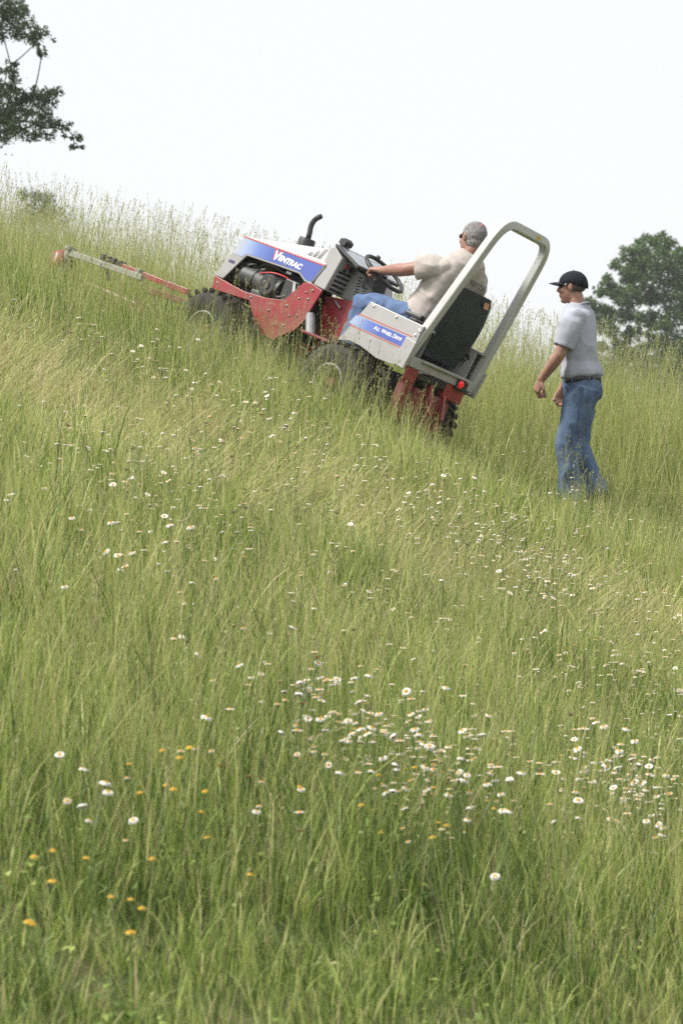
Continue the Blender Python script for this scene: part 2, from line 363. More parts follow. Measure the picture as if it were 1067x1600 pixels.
MB().cyl((.69, .095, 1.16), (.715, .095, 1.22), .018, n=10).build("strobe_stalk", M_iron, dash)
# linkage under the panel
MB().box((.40, .02, 1.03), (.10, .16, .09)).box((.36, .03, .965), (.05, .14, .06)).box((.345, -.1, .92), (.06, .2, .04)).build("steering_linkage", M_iron, dash, bevel=.006)
# steering wheel
wc = Vector((.352, .03, 1.135)); wnr = Vector((-math.cos(math.radians(62)), 0, math.sin(math.radians(62)))); wu = Vector((0, 1, 0)); wv = wnr.cross(wu)
sw = MB().tube([wc + (wu * math.cos(a) + wv * math.sin(a)) * .172 for a in [2 * math.pi * k / 36 for k in range(36)]], .0155, 10, loop=True).build("steering_wheel", M_black, T, smooth=True)
sp = MB()
for k in range(3):
    a = math.pi / 2 + 2 * math.pi * k / 3; d = wu * math.cos(a) + wv * math.sin(a)
    sp.tube([wc - wnr * .03 + d * .02, wc - wnr * .02 + d * .09, wc + d * .168], .011, 6)
sp.lathe([(0, .0), (.035, .0), (.04, -.03), (.02, -.05)], wc, wnr, 18).build("spokes", M_black, sw, smooth=True, sharp=40)
MB().cyl(wc - wnr * .03, wc - wnr * .14, .022, n=12).build("steering_column", M_iron, sw, smooth=True)
MB().lathe([(0, .03), (.016, .028), (.019, .01), (.012, 0)], wc + (wv * -.98 - wu * .2) * .165 + wnr * .005, wnr, 12).build("spinner_knob", M_iron, sw, smooth=True)

# footwell, red panel and oil filter between the halves
MB().prism([(.69, .835), (.44, .868), (.33, .57), (.50, .50), (.62, .56)], .10, .13).build("foot_panel", M_red, T, bevel=.003)
MB().prism([(.69, .835), (.44, .868), (.33, .57), (.50, .50), (.62, .56)], -.13, -.10).build("foot_panel", M_red, T, bevel=.003)
MB().box((.42, 0, .535), (.34, .74, .02)).build("foot_plate", M_darkred, T, bevel=.004)
MB().cyl((.612, .30, .655), (.548, .30, .532), .036, n=20).cyl((.62, .30, .67), (.61, .3, .652), .03, n=16).build("oil_filter", M_alu, T, smooth=True, sharp=40)
MB().prism([(.575, .83), (.585, .822), (.515, .785), (.508, .793)], .135, .15).build("bright_bracket", M_alu, T)

# fender boxes either side of the seat
fb = [(.042, .903), (.155, .635), (.184, .568), (.08, .595), (-.02, .589), (-.11, .57), (-.19, .552), (-.356, .553), (-.44, .58), (-.47, .878)]
M_fgrad = gradient_decal("fender_fade_print", .20, -.14)
for s in (1, -1):
    y0 = .29
    fbx = MB().prism(fb, s * .432, s * .450).prism([(.042, .884), (.042, .903), (-.47, .878), (-.467, .860)], s * .30, s * .4315)
    fbx.prism([(.036, .884), (-.44, .860), (-.42, .60), (-.19, .56), (.14, .60)], s * .292, s * .299)
    fbx = fbx.build("fender_box", M_cream, T, bevel=.004)
    d = [(.132, .706), (.095, .782), (-.372, .777), (-.408, .688)]
    MB().prism([(.148, .71), (.112, .778), (-.372, .768), (-.40, .690)], s * .4502, s * .4522).build("blue_side_decal", M_fgrad, fbx)
    MB().prism([(.104, .790), (.104, .795), (-.408, .785), (-.408, .780)], s * .4502, s * .4522).build("red_pinstripe", M_redprint, fbx)
    MB().prism([(.152, .697), (.152, .702), (-.42, .683), (-.42, .678)], s * .4502, s * .4522).build("red_pinstripe", M_redprint, fbx)
    if s > 0:
        for txt, size, lx_ in (("A", .040, -.075), ("LL", .032, -.101), ("W", .040, -.142), ("HEEL", .032, -.180), ("D", .040, -.253), ("RIVE", .032, -.279)):
            lettering(txt, size, lx_, .735 + .03 * lx_, fbx, M_white, y=.4535, bold=.001, tilt=-.03, sx=.88)
        for x, z in [(.0, .88), (-.22, .868), (-.445, .845), (-.43, .80), (-.455, .835), (-.405, .645), (-.39, .60)]:
            MB().lathe([(0, .009), (.008, .007), (.011, 0)], (x, .450, z), (0, 1, 0), 10).build("bolt_head", M_white, fbx, smooth=True)
# marks on the inner face of the far box
rb = [o for o in T.children if o.name.startswith("fender_box")][1]
MB().lathe([(0, .003), (.012, .003), (.013, 0)], (-.31, -.2915, .80), (0, 1, 0), 10).build("round_mark", M_black, rb)
MB().tube([(-.335, -.2895, .80), (-.36, -.2895, .775), (-.352, -.2895, .735)], .004, 5).tube([(-.385, -.2895, .80), (-.36, -.2895, .775)], .004, 5).build("painted_mark", M_black, rb)

# rear deck
MB().box((-.30, 0, .655), (.34, .58, .02)).build("rear_deck", M_cream, T, bevel=.004)
MB().box((-.435, 0, .625), (.03, .80, .075)).build("rear_cross_member", M_cream, T, bevel=.006)
tl = MB().box((-.455, -.245, .605), (.02, .13, .075)).build("lamp_housing", M_black, T, bevel=.006)
for s in (-1,):
    MB().lathe([(0, .018), (.018, .016), (.027, .006), (.028, 0)], (-.466, -.215, .612), (-1, 0, 0), 20).build("tail_lamp", M_lens, tl, smooth=True)
MB().prism([(-.43, .585), (-.44, .585), (-.44, .49), (-.43, .485)], .26, .41).build("red_bracket", M_red, T, bevel=.003)
MB().prism([(-.43, .585), (-.44, .585), (-.44, .48), (-.43, .47)], -.335, -.10).build("red_bracket", M_red, T, bevel=.003)
MB().box((-.40, .30, .36), (.07, .10, .30)).box((-.40, .145, .34), (.08, .14, .26)).build("rear_weight", M_darkred, T, bevel=.012)
MB().box((-.40, -.06, .34), (.08, .12, .26)).box((-.40, -.19, .33), (.07, .09, .24)).build("rear_weight", M_darkred, T, bevel=.012)
MB().prism([(-.36, .55), (-.42, .55), (-.50, .33), (-.47, .30), (-.40, .42)], .02, .05).prism([(-.36, .55), (-.42, .55), (-.50, .33), (-.47, .30), (-.40, .42)], -.15, -.12).build("hitch_arm", M_red, T, bevel=.004)
MB().cyl((-.39, .1, .50), (-.39, .1, .58), .035, n=14).box((-.40, .0, .55), (.06, .5, .04)).build("hydraulic_block", M_black, T, bevel=.004)

# roll bar: square tube, posts drawn in towards the top
def rp(u):   # height above the posts' feet to x
    return -.395 - .255 * u
L0 = [Vector((rp(0), .425, .575)), Vector((rp(.45), .372, 1.10)), Vector((rp(.85), .318, 1.585))]
cor = arc((rp(.88), .312, 1.62), (rp(1.0), .288, 1.755), (rp(1.0), .175, 1.755), 7)
half = L0 + cor
path = half + [Vector((p.x, -p.y, p.z)) for p in reversed(half)]
rops = MB().tube(path, .0435, 4, up=(-.97, 0, .22)).build("roll_bar", M_rops, T, bevel=.008)
for s in (1, -1):
    MB().box((-.41, s * .455, .66), (.10, .02, .2), Matrix.Rotation(-.12, 3, 'Y')).build("mount_plate", M_cream, rops, bevel=.003)
MB().box((-.683, -.1, 1.755), (.003, .05, .025)).build("warning_sticker", mat("yellow_sticker", (.6, .45, .1), .6), rops)

# seat
seat = MB()
def seat_sec(t):
    z = .70 + .54 * t; x = -.335 - .095 * t - .02 * math.sin(math.pi * t); hw = .235 + .015 * math.sin(math.pi * t) - .03 * max(0, (t - .85) / .15) ** 2
    return x, z, hw
ringsl = []
for i in range(13):
    t = i / 12; x, z, hw = seat_sec(t); th = .035 + .02 * math.sin(math.pi * min(1, t * 1.1)); rr = []
    for k in range(20):
        a = 2 * math.pi * k / 20; cs, sn = math.cos(a), math.sin(a)
        rr.append((x + th * (abs(cs) ** .7) * (1 if cs > 0 else -1), -.0 + hw * (abs(sn) ** .6) * (1 if sn > 0 else -1), z))
    ringsl.append(rr)
so = MB().rings(ringsl).build("seat", M_vinyl, T, smooth=True, sharp=60)
cush = []
for i in range(9):
    t = i / 8; x = -.32 + .46 * t; th = .055 * (1 - .4 * abs(2 * t - 1) ** 3); hw = .25 * (1 - .15 * abs(2 * t - 1) ** 4)
    cush.append([(x, hw * (abs(math.sin(a)) ** .6) * (1 if math.sin(a) > 0 else -1), .80 + .02 * t + th * (abs(math.cos(a)) ** .6) * (1 if math.cos(a) > 0 else -1)) for a in [2 * math.pi * k / 20 for k in range(20)]])
MB().rings(cush).build("cushion", M_vinyl, so, smooth=True, sharp=60)
MB().box((-.12, 0, .71), (.3, .34, .09)).build("seat_base", M_black, so, bevel=.01)
MB().box((-.482, -.115, 1.185), (.004, .055, .045), Matrix.Rotation(.2, 3, 'Y')).build("orange_sticker", M_orange, so)
MB().tube([(-.36, .13, 1.10), (-.385, .05, 1.06), (-.37, -.1, 1.08)], .004, 6).build("seat_stitch", M_black, so)
for s in (1, -1):
    MB().tube(arc((-.30, s * .25, .84), (-.42, s * .30, .86), (-.40, s * .33, .70), 6), .012, 6).build("seat_belt", M_black, so, smooth=True)
# left control lever and armrest by the hip
MB().box((-.22, .265, .93), (.16, .05, .035)).build("armrest", M_black, so, bevel=.012)

# ------------------------------------------------------------------ mower deck in front
mower = empty("mower_deck", TM)
tag(mower, "red mower deck with pale steel caster arm, half hidden in grass ahead of the tractor", "mower")
MB().prism([(2.0, .12), (2.0, .22), (2.1, .27), (2.85, .27), (3.1, .2), (3.12, .1)], -.68, .42).build("deck_shell", M_red, mower, bevel=.02)
MB().tube([(2.84, .5, .412), (2.45, .5, .43), (2.05, .5, .447)], .033, 4, up=(0, 0, 1)).build("caster_arm", M_steel, mower, bevel=.004)
MB().tube([(2.835, .5, .44), (2.84, .5, .26)], .036, 12).lathe([(0, 0), (.045, 0), (.045, .03), (0, .03)], (2.838, .5, .43), (0, 0, 1), 14).build("caster_pivot", M_steel, mower, bevel=.003)
cw = MB().lathe([(0, -.06), (.05, -.058), (.08, -.035), (.09, 0), (.08, .035), (.05, .058), (0, .06)], (2.90, .5, .325), (0, 1, 0), 20).build("caster_cap", M_red, mower, smooth=True)
MB().box((2.80, .5, .30), (.07, .06, .14)).build("caster_fork", M_black, mower, bevel=.005)
MB().lathe([(.03, -.04), (.09, -.045), (.11, -.03), (.11, .03), (.09, .045), (.03, .04)], (2.84, .5, .115), (0, 1, 0), 20, loop=True).build("caster_wheel", M_rubber, mower, smooth=True)
MB().tube([(3.12, -.2, .475), (2.42, -.2, .478)], .03, 4, up=(0, 0, 1)).build("belt_guard", M_red, mower, bevel=.004)
for k in range(4):
    x = 3.13 - .06 * k
    MB().box((x, -.2, .485), (.04, .075, .055)).build("black_clamp", M_black, mower, bevel=.006)
MB().tube([(2.42, -.2, .478), (2.20, -.2, .482)], .034, 4, up=(0, 0, 1)).build("belt_guard", M_red, mower, bevel=.004)
for y in (.22, -.22):
    MB().tube([(2.2, y, .38), (1.9, y, .40), (1.6, y, .42)], .035, 4, up=(0, 0, 1)).build("hitch_arm", M_darkred, mower, bevel=.005)
MB().box((2.2, .40, .46), (.045, .05, .09)).build("steel_post", M_steel, mower, bevel=.004)
MB().tube([(2.45, .5, .43), (2.44, .40, .34)], .02, 6).build("arm_stay", M_steel, mower)

# ------------------------------------------------------------------ people
class Vol:
    """closed shapes fused by a voxel remesh into one continuous surface"""
    def __init__(s): s.mb = MB()
    def ell(s, c, r, R=None, n=20, m=12):
        c = Vector(c); rs = []
        for j in range(1, m):
            ph = math.pi * j / m; rs.append([])
            for k in range(n):
                a = 2 * math.pi * k / n; p = Vector((r[0] * math.sin(ph) * math.cos(a), r[1] * math.sin(ph) * math.sin(a), r[2] * math.cos(ph)))
                rs[-1].append(c + (R @ p if R else p))
        s.mb.rings(rs); return s
    def chain(s, pts, n=14):
        """pts: (point, radius); a tapered tube with round joints"""
        for (p, r) in pts: s.ell(p, (r, r, r), n=14, m=10)
        for (p, r), (q, t) in zip(pts[:-1], pts[1:]): s.mb.tube([p, q], [r, t], n)
        return s
    def loft(s, secs, n=28, sq=2.3):
        """secs: (centre, half-width vector, half-depth vector)"""
        rs = []
        for c, a, b in secs:
            c, a, b = Vector(c), Vector(a), Vector(b); rs.append([])
            for k in range(n):
                t = 2 * math.pi * k / n; cs, sn = math.cos(t), math.sin(t)
                rs[-1].append(c + a * (abs(cs) ** (2 / sq)) * (1 if cs > 0 else -1) + b * (abs(sn) ** (2 / sq)) * (1 if sn > 0 else -1))
        s.mb.rings(rs); return s
    def build(s, name, m, parent, voxel=.007, it=4, wr=0., wscale=9., stretch=(1, 1, 1), seed=0, cut=None):
        o = s.mb.build('tmp', None, None)
        r = o.modifiers.new('r', 'REMESH'); r.mode = 'VOXEL'; r.voxel_size = voxel
        sm = o.modifiers.new('s', 'SMOOTH'); sm.iterations = it; sm.factor = .5
        dg = bpy.context.evaluated_depsgraph_get(); dg.update()
        me = bpy.data.meshes.new_from_object(o.evaluated_get(dg)); bpy.data.objects.remove(o)
        me.name = name
        if wr:
            nv = len(me.vertices); co = np.empty(nv * 3); me.vertices.foreach_get('co', co); co = co.reshape(-1, 3)
            no = np.empty(nv * 3); me.vertices.foreach_get('normal', no); no = no.reshape(-1, 3); d = np.empty(nv)
            sv = Vector((seed * 3.1, seed * 1.7, 0))
            for i in range(nv):
                p = Vector((co[i][0] * stretch[0], co[i][1] * stretch[1], co[i][2] * stretch[2])) * wscale + sv
                q = p + Vector((noise.noise(p * .7), noise.noise(p * .7 + Vector((5, 2, 1))), 0)) * .9
                d[i] = (1 - abs(noise.noise(q)) * 2.2) * .7 + .4 * noise.noise(q * 2.3)
            co += no * (d * wr)[:, None]; me.vertices.foreach_set('co', co.ravel())
        if cut:
            import bmesh
            bm = bmesh.new(); bm.from_mesh(me); dl = [f for f in bm.faces if cut(f.calc_center_median())]
            bmesh.ops.delete(bm, geom=dl, context='FACES'); bm.to_mesh(me); bm.free()
        me.polygons.foreach_set('use_smooth', [True] * len(me.polygons)); me.materials.append(m); me.update()
        return link(bpy.data.objects.new(name, me), parent)

def frame(c, f, u):
    f = Vector(f).normalized(); u = Vector(u); u = (u - f * u.dot(f)).normalized(); l = u.cross(f)
    c = Vector(c); R = Matrix((f, l, u)).transposed()
    return (lambda x, y, z: c + R @ Vector((x, y, z))), R
def add_head(v, P, R, capped=.092):
    v.ell(P(-.012, 0, .03), (.098, .076, capped), R); v.ell(P(.028, 0, -.035), (.068, .060, .082), R)
    v.ell(P(.056, 0, -.092), (.034, .036, .026), R); v.ell(P(.0, 0, -.06), (.065, .055, .05), R)
    v.ell(P(.076, 0, .034), (.022, .050, .016), R)
    v.chain([(P(.088, 0, .018), .009), (P(.108, 0, -.018), .0125)]); v.ell(P(.097, 0, -.026), (.014, .019, .010), R)
    v.ell(P(.086, 0, -.053), (.015, .026, .008), R); v.ell(P(.084, 0, -.066), (.014, .024, .008), R)
    for s in (1, -1):
        v.ell(P(-.005, s * .077, .002), (.020, .011, .033), R); v.ell(P(.06, s * .038, -.02), (.026, .024, .026), R)
def add_hand(v, wrist, direction, back, curl, size=1., thumb_side=1):
    """palm plus five bent fingers; direction = along the palm, back = back-of-hand normal; thumb_side picks the side of cross(back, direction)"""
    d = Vector(direction).normalized(); b = Vector(back); b = (b - d * b.dot(d)).normalized(); a = b.cross(d) * thumb_side
    W = Vector(wrist); k = size
    v.loft([(W, a * .026 * k, b * .02 * k), (W + d * .03 * k, a * .034 * k, b * .019 * k), (W + d * .07 * k, a * .041 * k, b * .016 * k), (W + d * .092 * k, a * .040 * k, b * .013 * k)], n=16)
    ln = [.040, .046, .043, .034]
    for i in range(4):
        p = W + d * (.09 - .004 * abs(i - 1)) * k + a * (.030 - .0205 * i) * k; ang = 0; pts = [(p - d * .012 * k, .0095 * k)]
        for j, f in enumerate((1., .72, .58)):
            ang += curl[j] * (1 + .06 * i); q = d * math.cos(ang) - b * math.sin(ang); p = p + q * ln[i] * f * k; pts.append((p, (.0092, .0085, .0075)[j] * k))
        v.chain(pts, 10)
    p = W + d * .028 * k + a * .03 * k; q1 = (a * .75 + d * .65 - b * .35).normalized(); q2 = (a * .1 + d * .9 - b * .5).normalized()
    v.chain([(p, .013 * k), (p + q1 * .036 * k, .0115 * k), (p + q1 * .036 * k + q2 * .032 * k, .0095 * k), (p + q1 * .036 * k + (q2 - b * .2) * .055 * k, .008 * k)], 10)

def skin_mat(name, col, col2):
    m = mat(name, col, .5, scale=25, col2=col2, bump=.06, bscale=220, spec=.4)
    p = m.node_tree.nodes['Principled BSDF']; p.inputs['Subsurface Weight'].default_value = .12; p.inputs['Subsurface Radius'].default_value = (.012, .005, .003)
    p.inputs['Subsurface Scale'].default_value = .4
    return m
M_skin1 = skin_mat("tanned_skin", (.36, .205, .15), (.29, .15, .108)); M_skin2 = skin_mat("ruddy_skin", (.33, .18, .135), (.26, .13, .098))
M_tan = mat("sand_cotton", (.43, .39, .355), .9, var=.05, scale=7, bump=.12, bscale=320, spec=.15, fold=.55)
M_grey = mat("pale_grey_cotton", (.365, .378, .43), .9, var=.05, scale=7, bump=.12, bscale=320, spec=.15, fold=.55)
M_jean = mat("blue_denim", (.08, .125, .215), .9, scale=11, col2=(.145, .20, .295), bump=.3, bscale=420, spec=.15, fold=.6)
M_jean2 = mat("faded_denim", (.095, .155, .28), .9, scale=10, col2=(.14, .20, .33), bump=.3, bscale=420, spec=.15, fold=.6)
M_hair = mat("grey_hair", (.30, .29, .285), .75, scale=35, col2=(.13, .12, .118), bump=.9, bscale=160, spec=.3)
M_cap = mat("black_twill", (.012, .013, .018), .85, scale=20, col2=(.02, .022, .03), bump=.2, bscale=420, spec=.2)
M_leather = mat("dark_leather", (.03, .024, .02), .55, scale=15, col2=(.05, .04, .032))
M_boot = mat("brown_boot", (.09, .06, .04), .7, scale=15, col2=(.05, .036, .028), bump=.2)
M_shade = mat("smoked_lens", (.008, .008, .01), .12, var=.02, spec=.7)
M_stitch = mat("denim_seam", (.06, .10, .19), .9, scale=20)
M_steelbuckle = M_alu

def glasses(parent, P, R):
    g = MB()
    for s in (1, -1):
        g.rings([[P(.098 - .010 * abs(math.sin(a)) ** 2 - .018 * (1 if s * (s * .032 + .025 * math.cos(a)) > .035 else 0) * 1, s * .032 + .029 * math.cos(a), .010 + .021 * math.sin(a)) for a in [2 * math.pi * k / 16 for k in range(16)]],
                 [P(.092 - .010 * abs(math.sin(a)) ** 2 - .018 * (1 if s * (s * .032 + .025 * math.cos(a)) > .035 else 0) * 1, s * .032 + .029 * math.cos(a), .010 + .021 * math.sin(a)) for a in [2 * math.pi * k / 16 for k in range(16)]]])
        g.tube([P(.078, s * .060, .018), P(.04, s * .076, .020), P(-.005, s * .083, .018), P(-.025, s * .082, .002)], .0035, 6)
    g.tube([P(.098, .01, .016), P(.101, 0, .018), P(.098, -.01, .016)], .003, 6)
    return g.build("sunglasses", M_shade, parent, smooth=True)

# --- the walking man: local x = the way he walks, y = his left, z = up
WY = math.radians(180 - 16)
WO = Vector((1.777, 22.0, float(H(1.777, 22.0)) + .02))
walker = empty("person", Matrix.Translation(WO) @ Matrix.Rotation(WY, 4, 'Z'))
tag(walker, "man in black cap, pale grey t-shirt and blue jeans walking uphill behind the tractor", "person")
def wj(px, py, l):      # measured side-view position (metres) to his own frame
    return Vector(((px - .276 * l) / .961, l, py))
K = 1.0
Hd, HR = frame(wj(.055, 1.675, 0), (1, .0, -.02), (0.02, 0, 1))
sh = {1: wj(.045, 1.475, .185), -1: wj(.02, 1.475, -.185)}; el = {1: wj(.165, 1.16, .235), -1: wj(.0, 1.15, -.235)}
wr_ = {1: wj(.292, .985, .20), -1: wj(.10, .945, -.235)}
hip = {1: wj(-.02, .93, .085), -1: wj(-.02, .93, -.085)}
kn = {1: wj(.098, .52, .10), -1: wj(.005, .50, -.10)}; an = {1: wj(.075, .10, .105), -1: wj(-.135, .15, -.105)}
body = Vol(); add_head(body, Hd, HR, .078)
body.chain([(Hd(-.03, 0, -.075), .056), (wj(.02, 1.535, 0), .060), (wj(.01, 1.49, 0), .075)])
body.loft([(wj(.0, .90, 0), (0, .165, 0), (.105, 0, 0)), (wj(.0, 1.08, 0), (0, .15, 0), (.10, 0, 0)), (wj(.005, 1.28, 0), (0, .175, 0), (.115, 0, 0)), (wj(.01, 1.42, 0), (0, .18, 0), (.10, 0, 0)), (wj(.015, 1.50, 0), (0, .09, 0), (.07, 0, 0))])
for s in (1, -1):
    body.chain([(sh[s] - Vector((0, s * .02, .015)), .048), (el[s].lerp(sh[s], .5), .052), (el[s], .044), (el[s].lerp(wr_[s], .3), .046), (wr_[s], .030)])
    body.chain([(hip[s], .085), (hip[s].lerp(kn[s], .5), .078), (kn[s], .055), (kn[s].lerp(an[s], .35), .055), (an[s], .038)])
add_hand(body, wr_[1], (wr_[1] - el[1]) * 1 + Vector((-.0, 0, -.10)), (.55, .75, .35), (.75, 1.15, .8), 1.12, 1)
add_hand(body, wr_[-1], (.35, .1, -.9), (.3, -.9, .1), (.45, .7, .5), 1.08, -1)
body.build("body", M_skin1, walker, .0065, 3)
# cap
def cap(parent, P, R):
    rs = []
    for j in range(9):
        t = j / 8; ph = .06 + (math.pi / 2 + .12 - .06) * t; rr = []
        for k in range(28):
            a = 2 * math.pi * k / 28; back = max(0, -math.cos(a)); z0 = .036 - .042 * back * t ** 3
            bulge = 1 + .03 * math.sin(ph) * 1
            rr.append(P(-.012 + .1045 * math.sin(ph) * math.cos(a) * bulge, .083 * math.sin(ph) * math.sin(a), z0 + .083 * math.cos(ph) + .003))
        rs.append(rr)
    mb = MB().rings(rs); c = mb.build("cap", M_cap, parent, smooth=True)
    so_ = c.modifiers.new('t', 'SOLIDIFY'); so_.thickness = .004
    b = MB(); top, bot = [], []
    for i in range(13):
        a = -1.25 + 2.5 * i / 12; y = .070 * math.sin(a) / math.sin(1.25); droop = -.020 * (y / .070) ** 2
        xi = -.012 + .101 * math.sqrt(max(0, 1 - (y / .086) ** 2)); xo = xi + .085 * math.cos(a * .95) ** .6
        top.append([P(xi - .004, y, .044 + droop * .6), P((xi + xo) / 2, y, .046 + droop), P(xo, y, .040 + droop)])
    vs = [p for r in top for p in r] + [p - R @ Vector((0, 0, .005)) for r in top for p in r]; n = 39; fs = []
    for i in range(12):
        for j in range(2):
            q = i * 3 + j; fs += [(q, q + 1, q + 4, q + 3), (q + n, q + 3 + n, q + 4 + n, q + 1 + n)]
        fs.append((i * 3 + 2, i * 3 + 2 + n, i * 3 + 5 + n, i * 3 + 5)); fs.append((i * 3, i * 3 + 3, i * 3 + 3 + n, i * 3 + n))
    b.add(vs, fs).build("brim", M_cap, c, smooth=True, sharp=60)
    MB().lathe([(0, .006), (.006, .005), (.008, 0)], P(-.014, 0, .124), R @ Vector((0, 0, 1)), 8).build("button", M_cap, c)
    return c
cap(walker, Hd, HR); glasses(walker, Hd, HR)
hr = Vol(); hr.ell(Hd(-.028, 0, .0), (.078, .0755, .045), HR); hr.build("hair", mat("short_dark_hair", (.07, .055, .045), .8, scale=60, bump=.5, bscale=200), walker, .006, 2, wr=.001, wscale=40)
# shirt
st = Vol()
st.loft([(wj(.005, 1.545, 0) + Vector((-.012, 0, 0)), (0, .066, 0), (.066, 0, .012)), (wj(.005, 1.522, 0), (0, .088, 0), (.080, 0, .01)), (wj(.008, 1.495, 0), (0, .135, 0), (.098, 0, 0)), (wj(.01, 1.46, 0), (0, .178, 0), (.112, 0, 0)), (wj(.008, 1.38, 0), (0, .178, 0), (.122, 0, 0)), (wj(-.002, 1.25, 0), (0, .168, 0), (.124, 0, 0)),
         (wj(-.006, 1.12, 0), (0, .166, 0), (.128, 0, 0)), (wj(-.012, 1.05, 0), (0, .184, 0), (.148, 0, -.008)), (wj(-.016, 1.015, 0), (0, .182, 0), (.150, 0, -.012)), (wj(-.018, .998, 0), (0, .165, 0), (.135, 0, -.012))], n=36)
for s in (1, -1):
    d = el[s] - sh[s]; e = sh[s] + d * .80; a = Vector((0, 1, 0)); b = d.cross(a).normalized(); a = b.cross(d).normalized()
    S0 = sh[s] - Vector((0, s * .03, .025)); st.ell(S0, (.074, .066, .064))
    st.loft([(S0, a * .058, b * .074), (sh[s] + d * .22 - Vector((0, s * .008, 0)), a * .060, b * .078), (sh[s] + d * .55, a * .058, b * .074), (e, a * .058, b * .076)], n=24)
st.build("shirt", M_grey, walker, .0065, 5, wr=.019, wscale=5.5, stretch=(1, 1, .55), seed=2)
MB().tube([wj(.003, 1.543, 0) + Vector((-.012 + .062 * math.cos(a), .062 * math.sin(a), -.014 * math.cos(a) * 1.4)) for a in [2 * math.pi * k / 28 for k in range(28)]], .008, 8, loop=True).build("collar", M_grey, walker, smooth=True)
# jeans
jn = Vol()
jn.loft([(wj(-.015, 1.005, 0), (0, .165, 0), (.125, 0, -.012)), (wj(-.02, .93, 0), (0, .178, 0), (.135, 0, 0)), (wj(-.022, .86, 0), (0, .178, 0), (.128, 0, 0)), (wj(-.008, .80, 0), (0, .168, 0), (.108, 0, 0)), (wj(.0, .76, 0), (0, .15, 0), (.088, 0, 0))], n=32)
for s in (1, -1):
    a0 = an[s] + (an[s] - kn[s]) * .06
    d = (kn[s] - hip[s]).normalized(); d2 = (an[s] - kn[s]).normalized(); y = Vector((0, 1, 0)); x1 = y.cross(d).normalized(); x2 = y.cross(d2).normalized()
    jn.loft([(hip[s] + d * .0, y * .10, x1 * .122), (hip[s].lerp(kn[s], .25), y * .096, x1 * .112), (hip[s].lerp(kn[s], .5), y * .088, x1 * .098), (kn[s].lerp(hip[s], .12), y * .078, x1 * .086), (kn[s], y * .075, (x1 + x2) * .041), (kn[s].lerp(an[s], .3), y * .075, x2 * .080), (kn[s].lerp(an[s], .7), y * .072, x2 * .076), (a0, y * .074, x2 * .086)], n=24)
jn.build("jeans", M_jean, walker, .0065, 4, wr=.018, wscale=7., stretch=(1, 1, .65), seed=5)
# belt, pocket, seams
bl = MB(); ring = [wj(-.017, .985, 0) + Vector((.137 * math.cos(a), .178 * math.sin(a), -.013 * math.cos(a))) for a in [2 * math.pi * k / 32 for k in range(32)]]
bl.rings([[p + Vector((0, 0, -.018)) for p in ring], [p * 1 + Vector((0, 0, .018)) for p in ring]], closed=False); bo = bl.build("belt", M_leather, walker, smooth=True)
sm_ = bo.modifiers.new('t', 'SOLIDIFY'); sm_.thickness = .006; sm_.offset = 1
bvj = BVHTree.FromObject([o for o in walker.children if o.name.startswith("jeans")][0], bpy.context.evaluated_depsgraph_get())
def on_jeans(p, off=.002):
    h = bvj.find_nearest(Vector(p)); return h[0] + h[1] * off
jo = [o for o in walker.children if o.name.startswith("jeans")][0]
MB().tube([on_jeans((hip[1] * (1 - t) + an[1] * t) + Vector((-.02, .16, .02))) for t in [k / 16 for k in range(16)]], .0035, 5).build("side_seam", M_stitch, jo, smooth=True)
for s in (1, -1):
    cr = ((.03, .90), (.135, .91), (.135, .81), (.085, .785), (.03, .80)); pk = []
    for i in range(5):
        (y0_, z0_), (y1_, z1_) = cr[i], cr[(i + 1) % 5]
        pk += [on_jeans((-.19, s * (y0_ + (y1_ - y0_) * k / 5), z0_ + (z1_ - z0_) * k / 5), .001) for k in range(5)]
    MB().tube(pk, .0028, 5, loop=True).build("pocket_edge", M_stitch, jo, smooth=True)
MB().tube([on_jeans(p, .003) for p in ((.09, .10, .965), (.10, .15, .93), (.06, .19, .90))], .003, 5).build("pocket_edge", M_stitch, jo, smooth=True)
for a in (.5, 1.3, 2.2, 3.14, 4.1, 5.):
    p = ring[0] * 0 + wj(-.017, .985, 0) + Vector((.142 * math.cos(a), .184 * math.sin(a), 0)); MB().box(p, (.008, .012, .045), Matrix.Rotation(a, 3, 'Z')).build("belt_loop", M_jean, jo, bevel=.002)
for s in (1, -1):       # boots
    fdir = Vector((1, s * .08, -.28 if s > 0 else -.75)).normalized() if s < 0 else Vector((1, .08, .12)).normalized()
    bt = Vol(); A = an[s]; up = Vector((0, 0, 1)) if s > 0 else Vector((.45, 0, .9)); lat = Vector((0, 1, 0))
    bt.chain([(A + up * .06, .052), (A, .052)]); B = A - up * .055
    bt.loft([(B - fdir * .075, lat * .036, up * .04), (B - fdir * .02, lat * .044, up * .05), (B + fdir * .07, lat * .048, up * .044), (B + fdir * .15, lat * .050, up * .032), (B + fdir * .19, lat * .035, up * .02)], n=18)
    bt.build("boot", M_boot, walker, .009, 3)

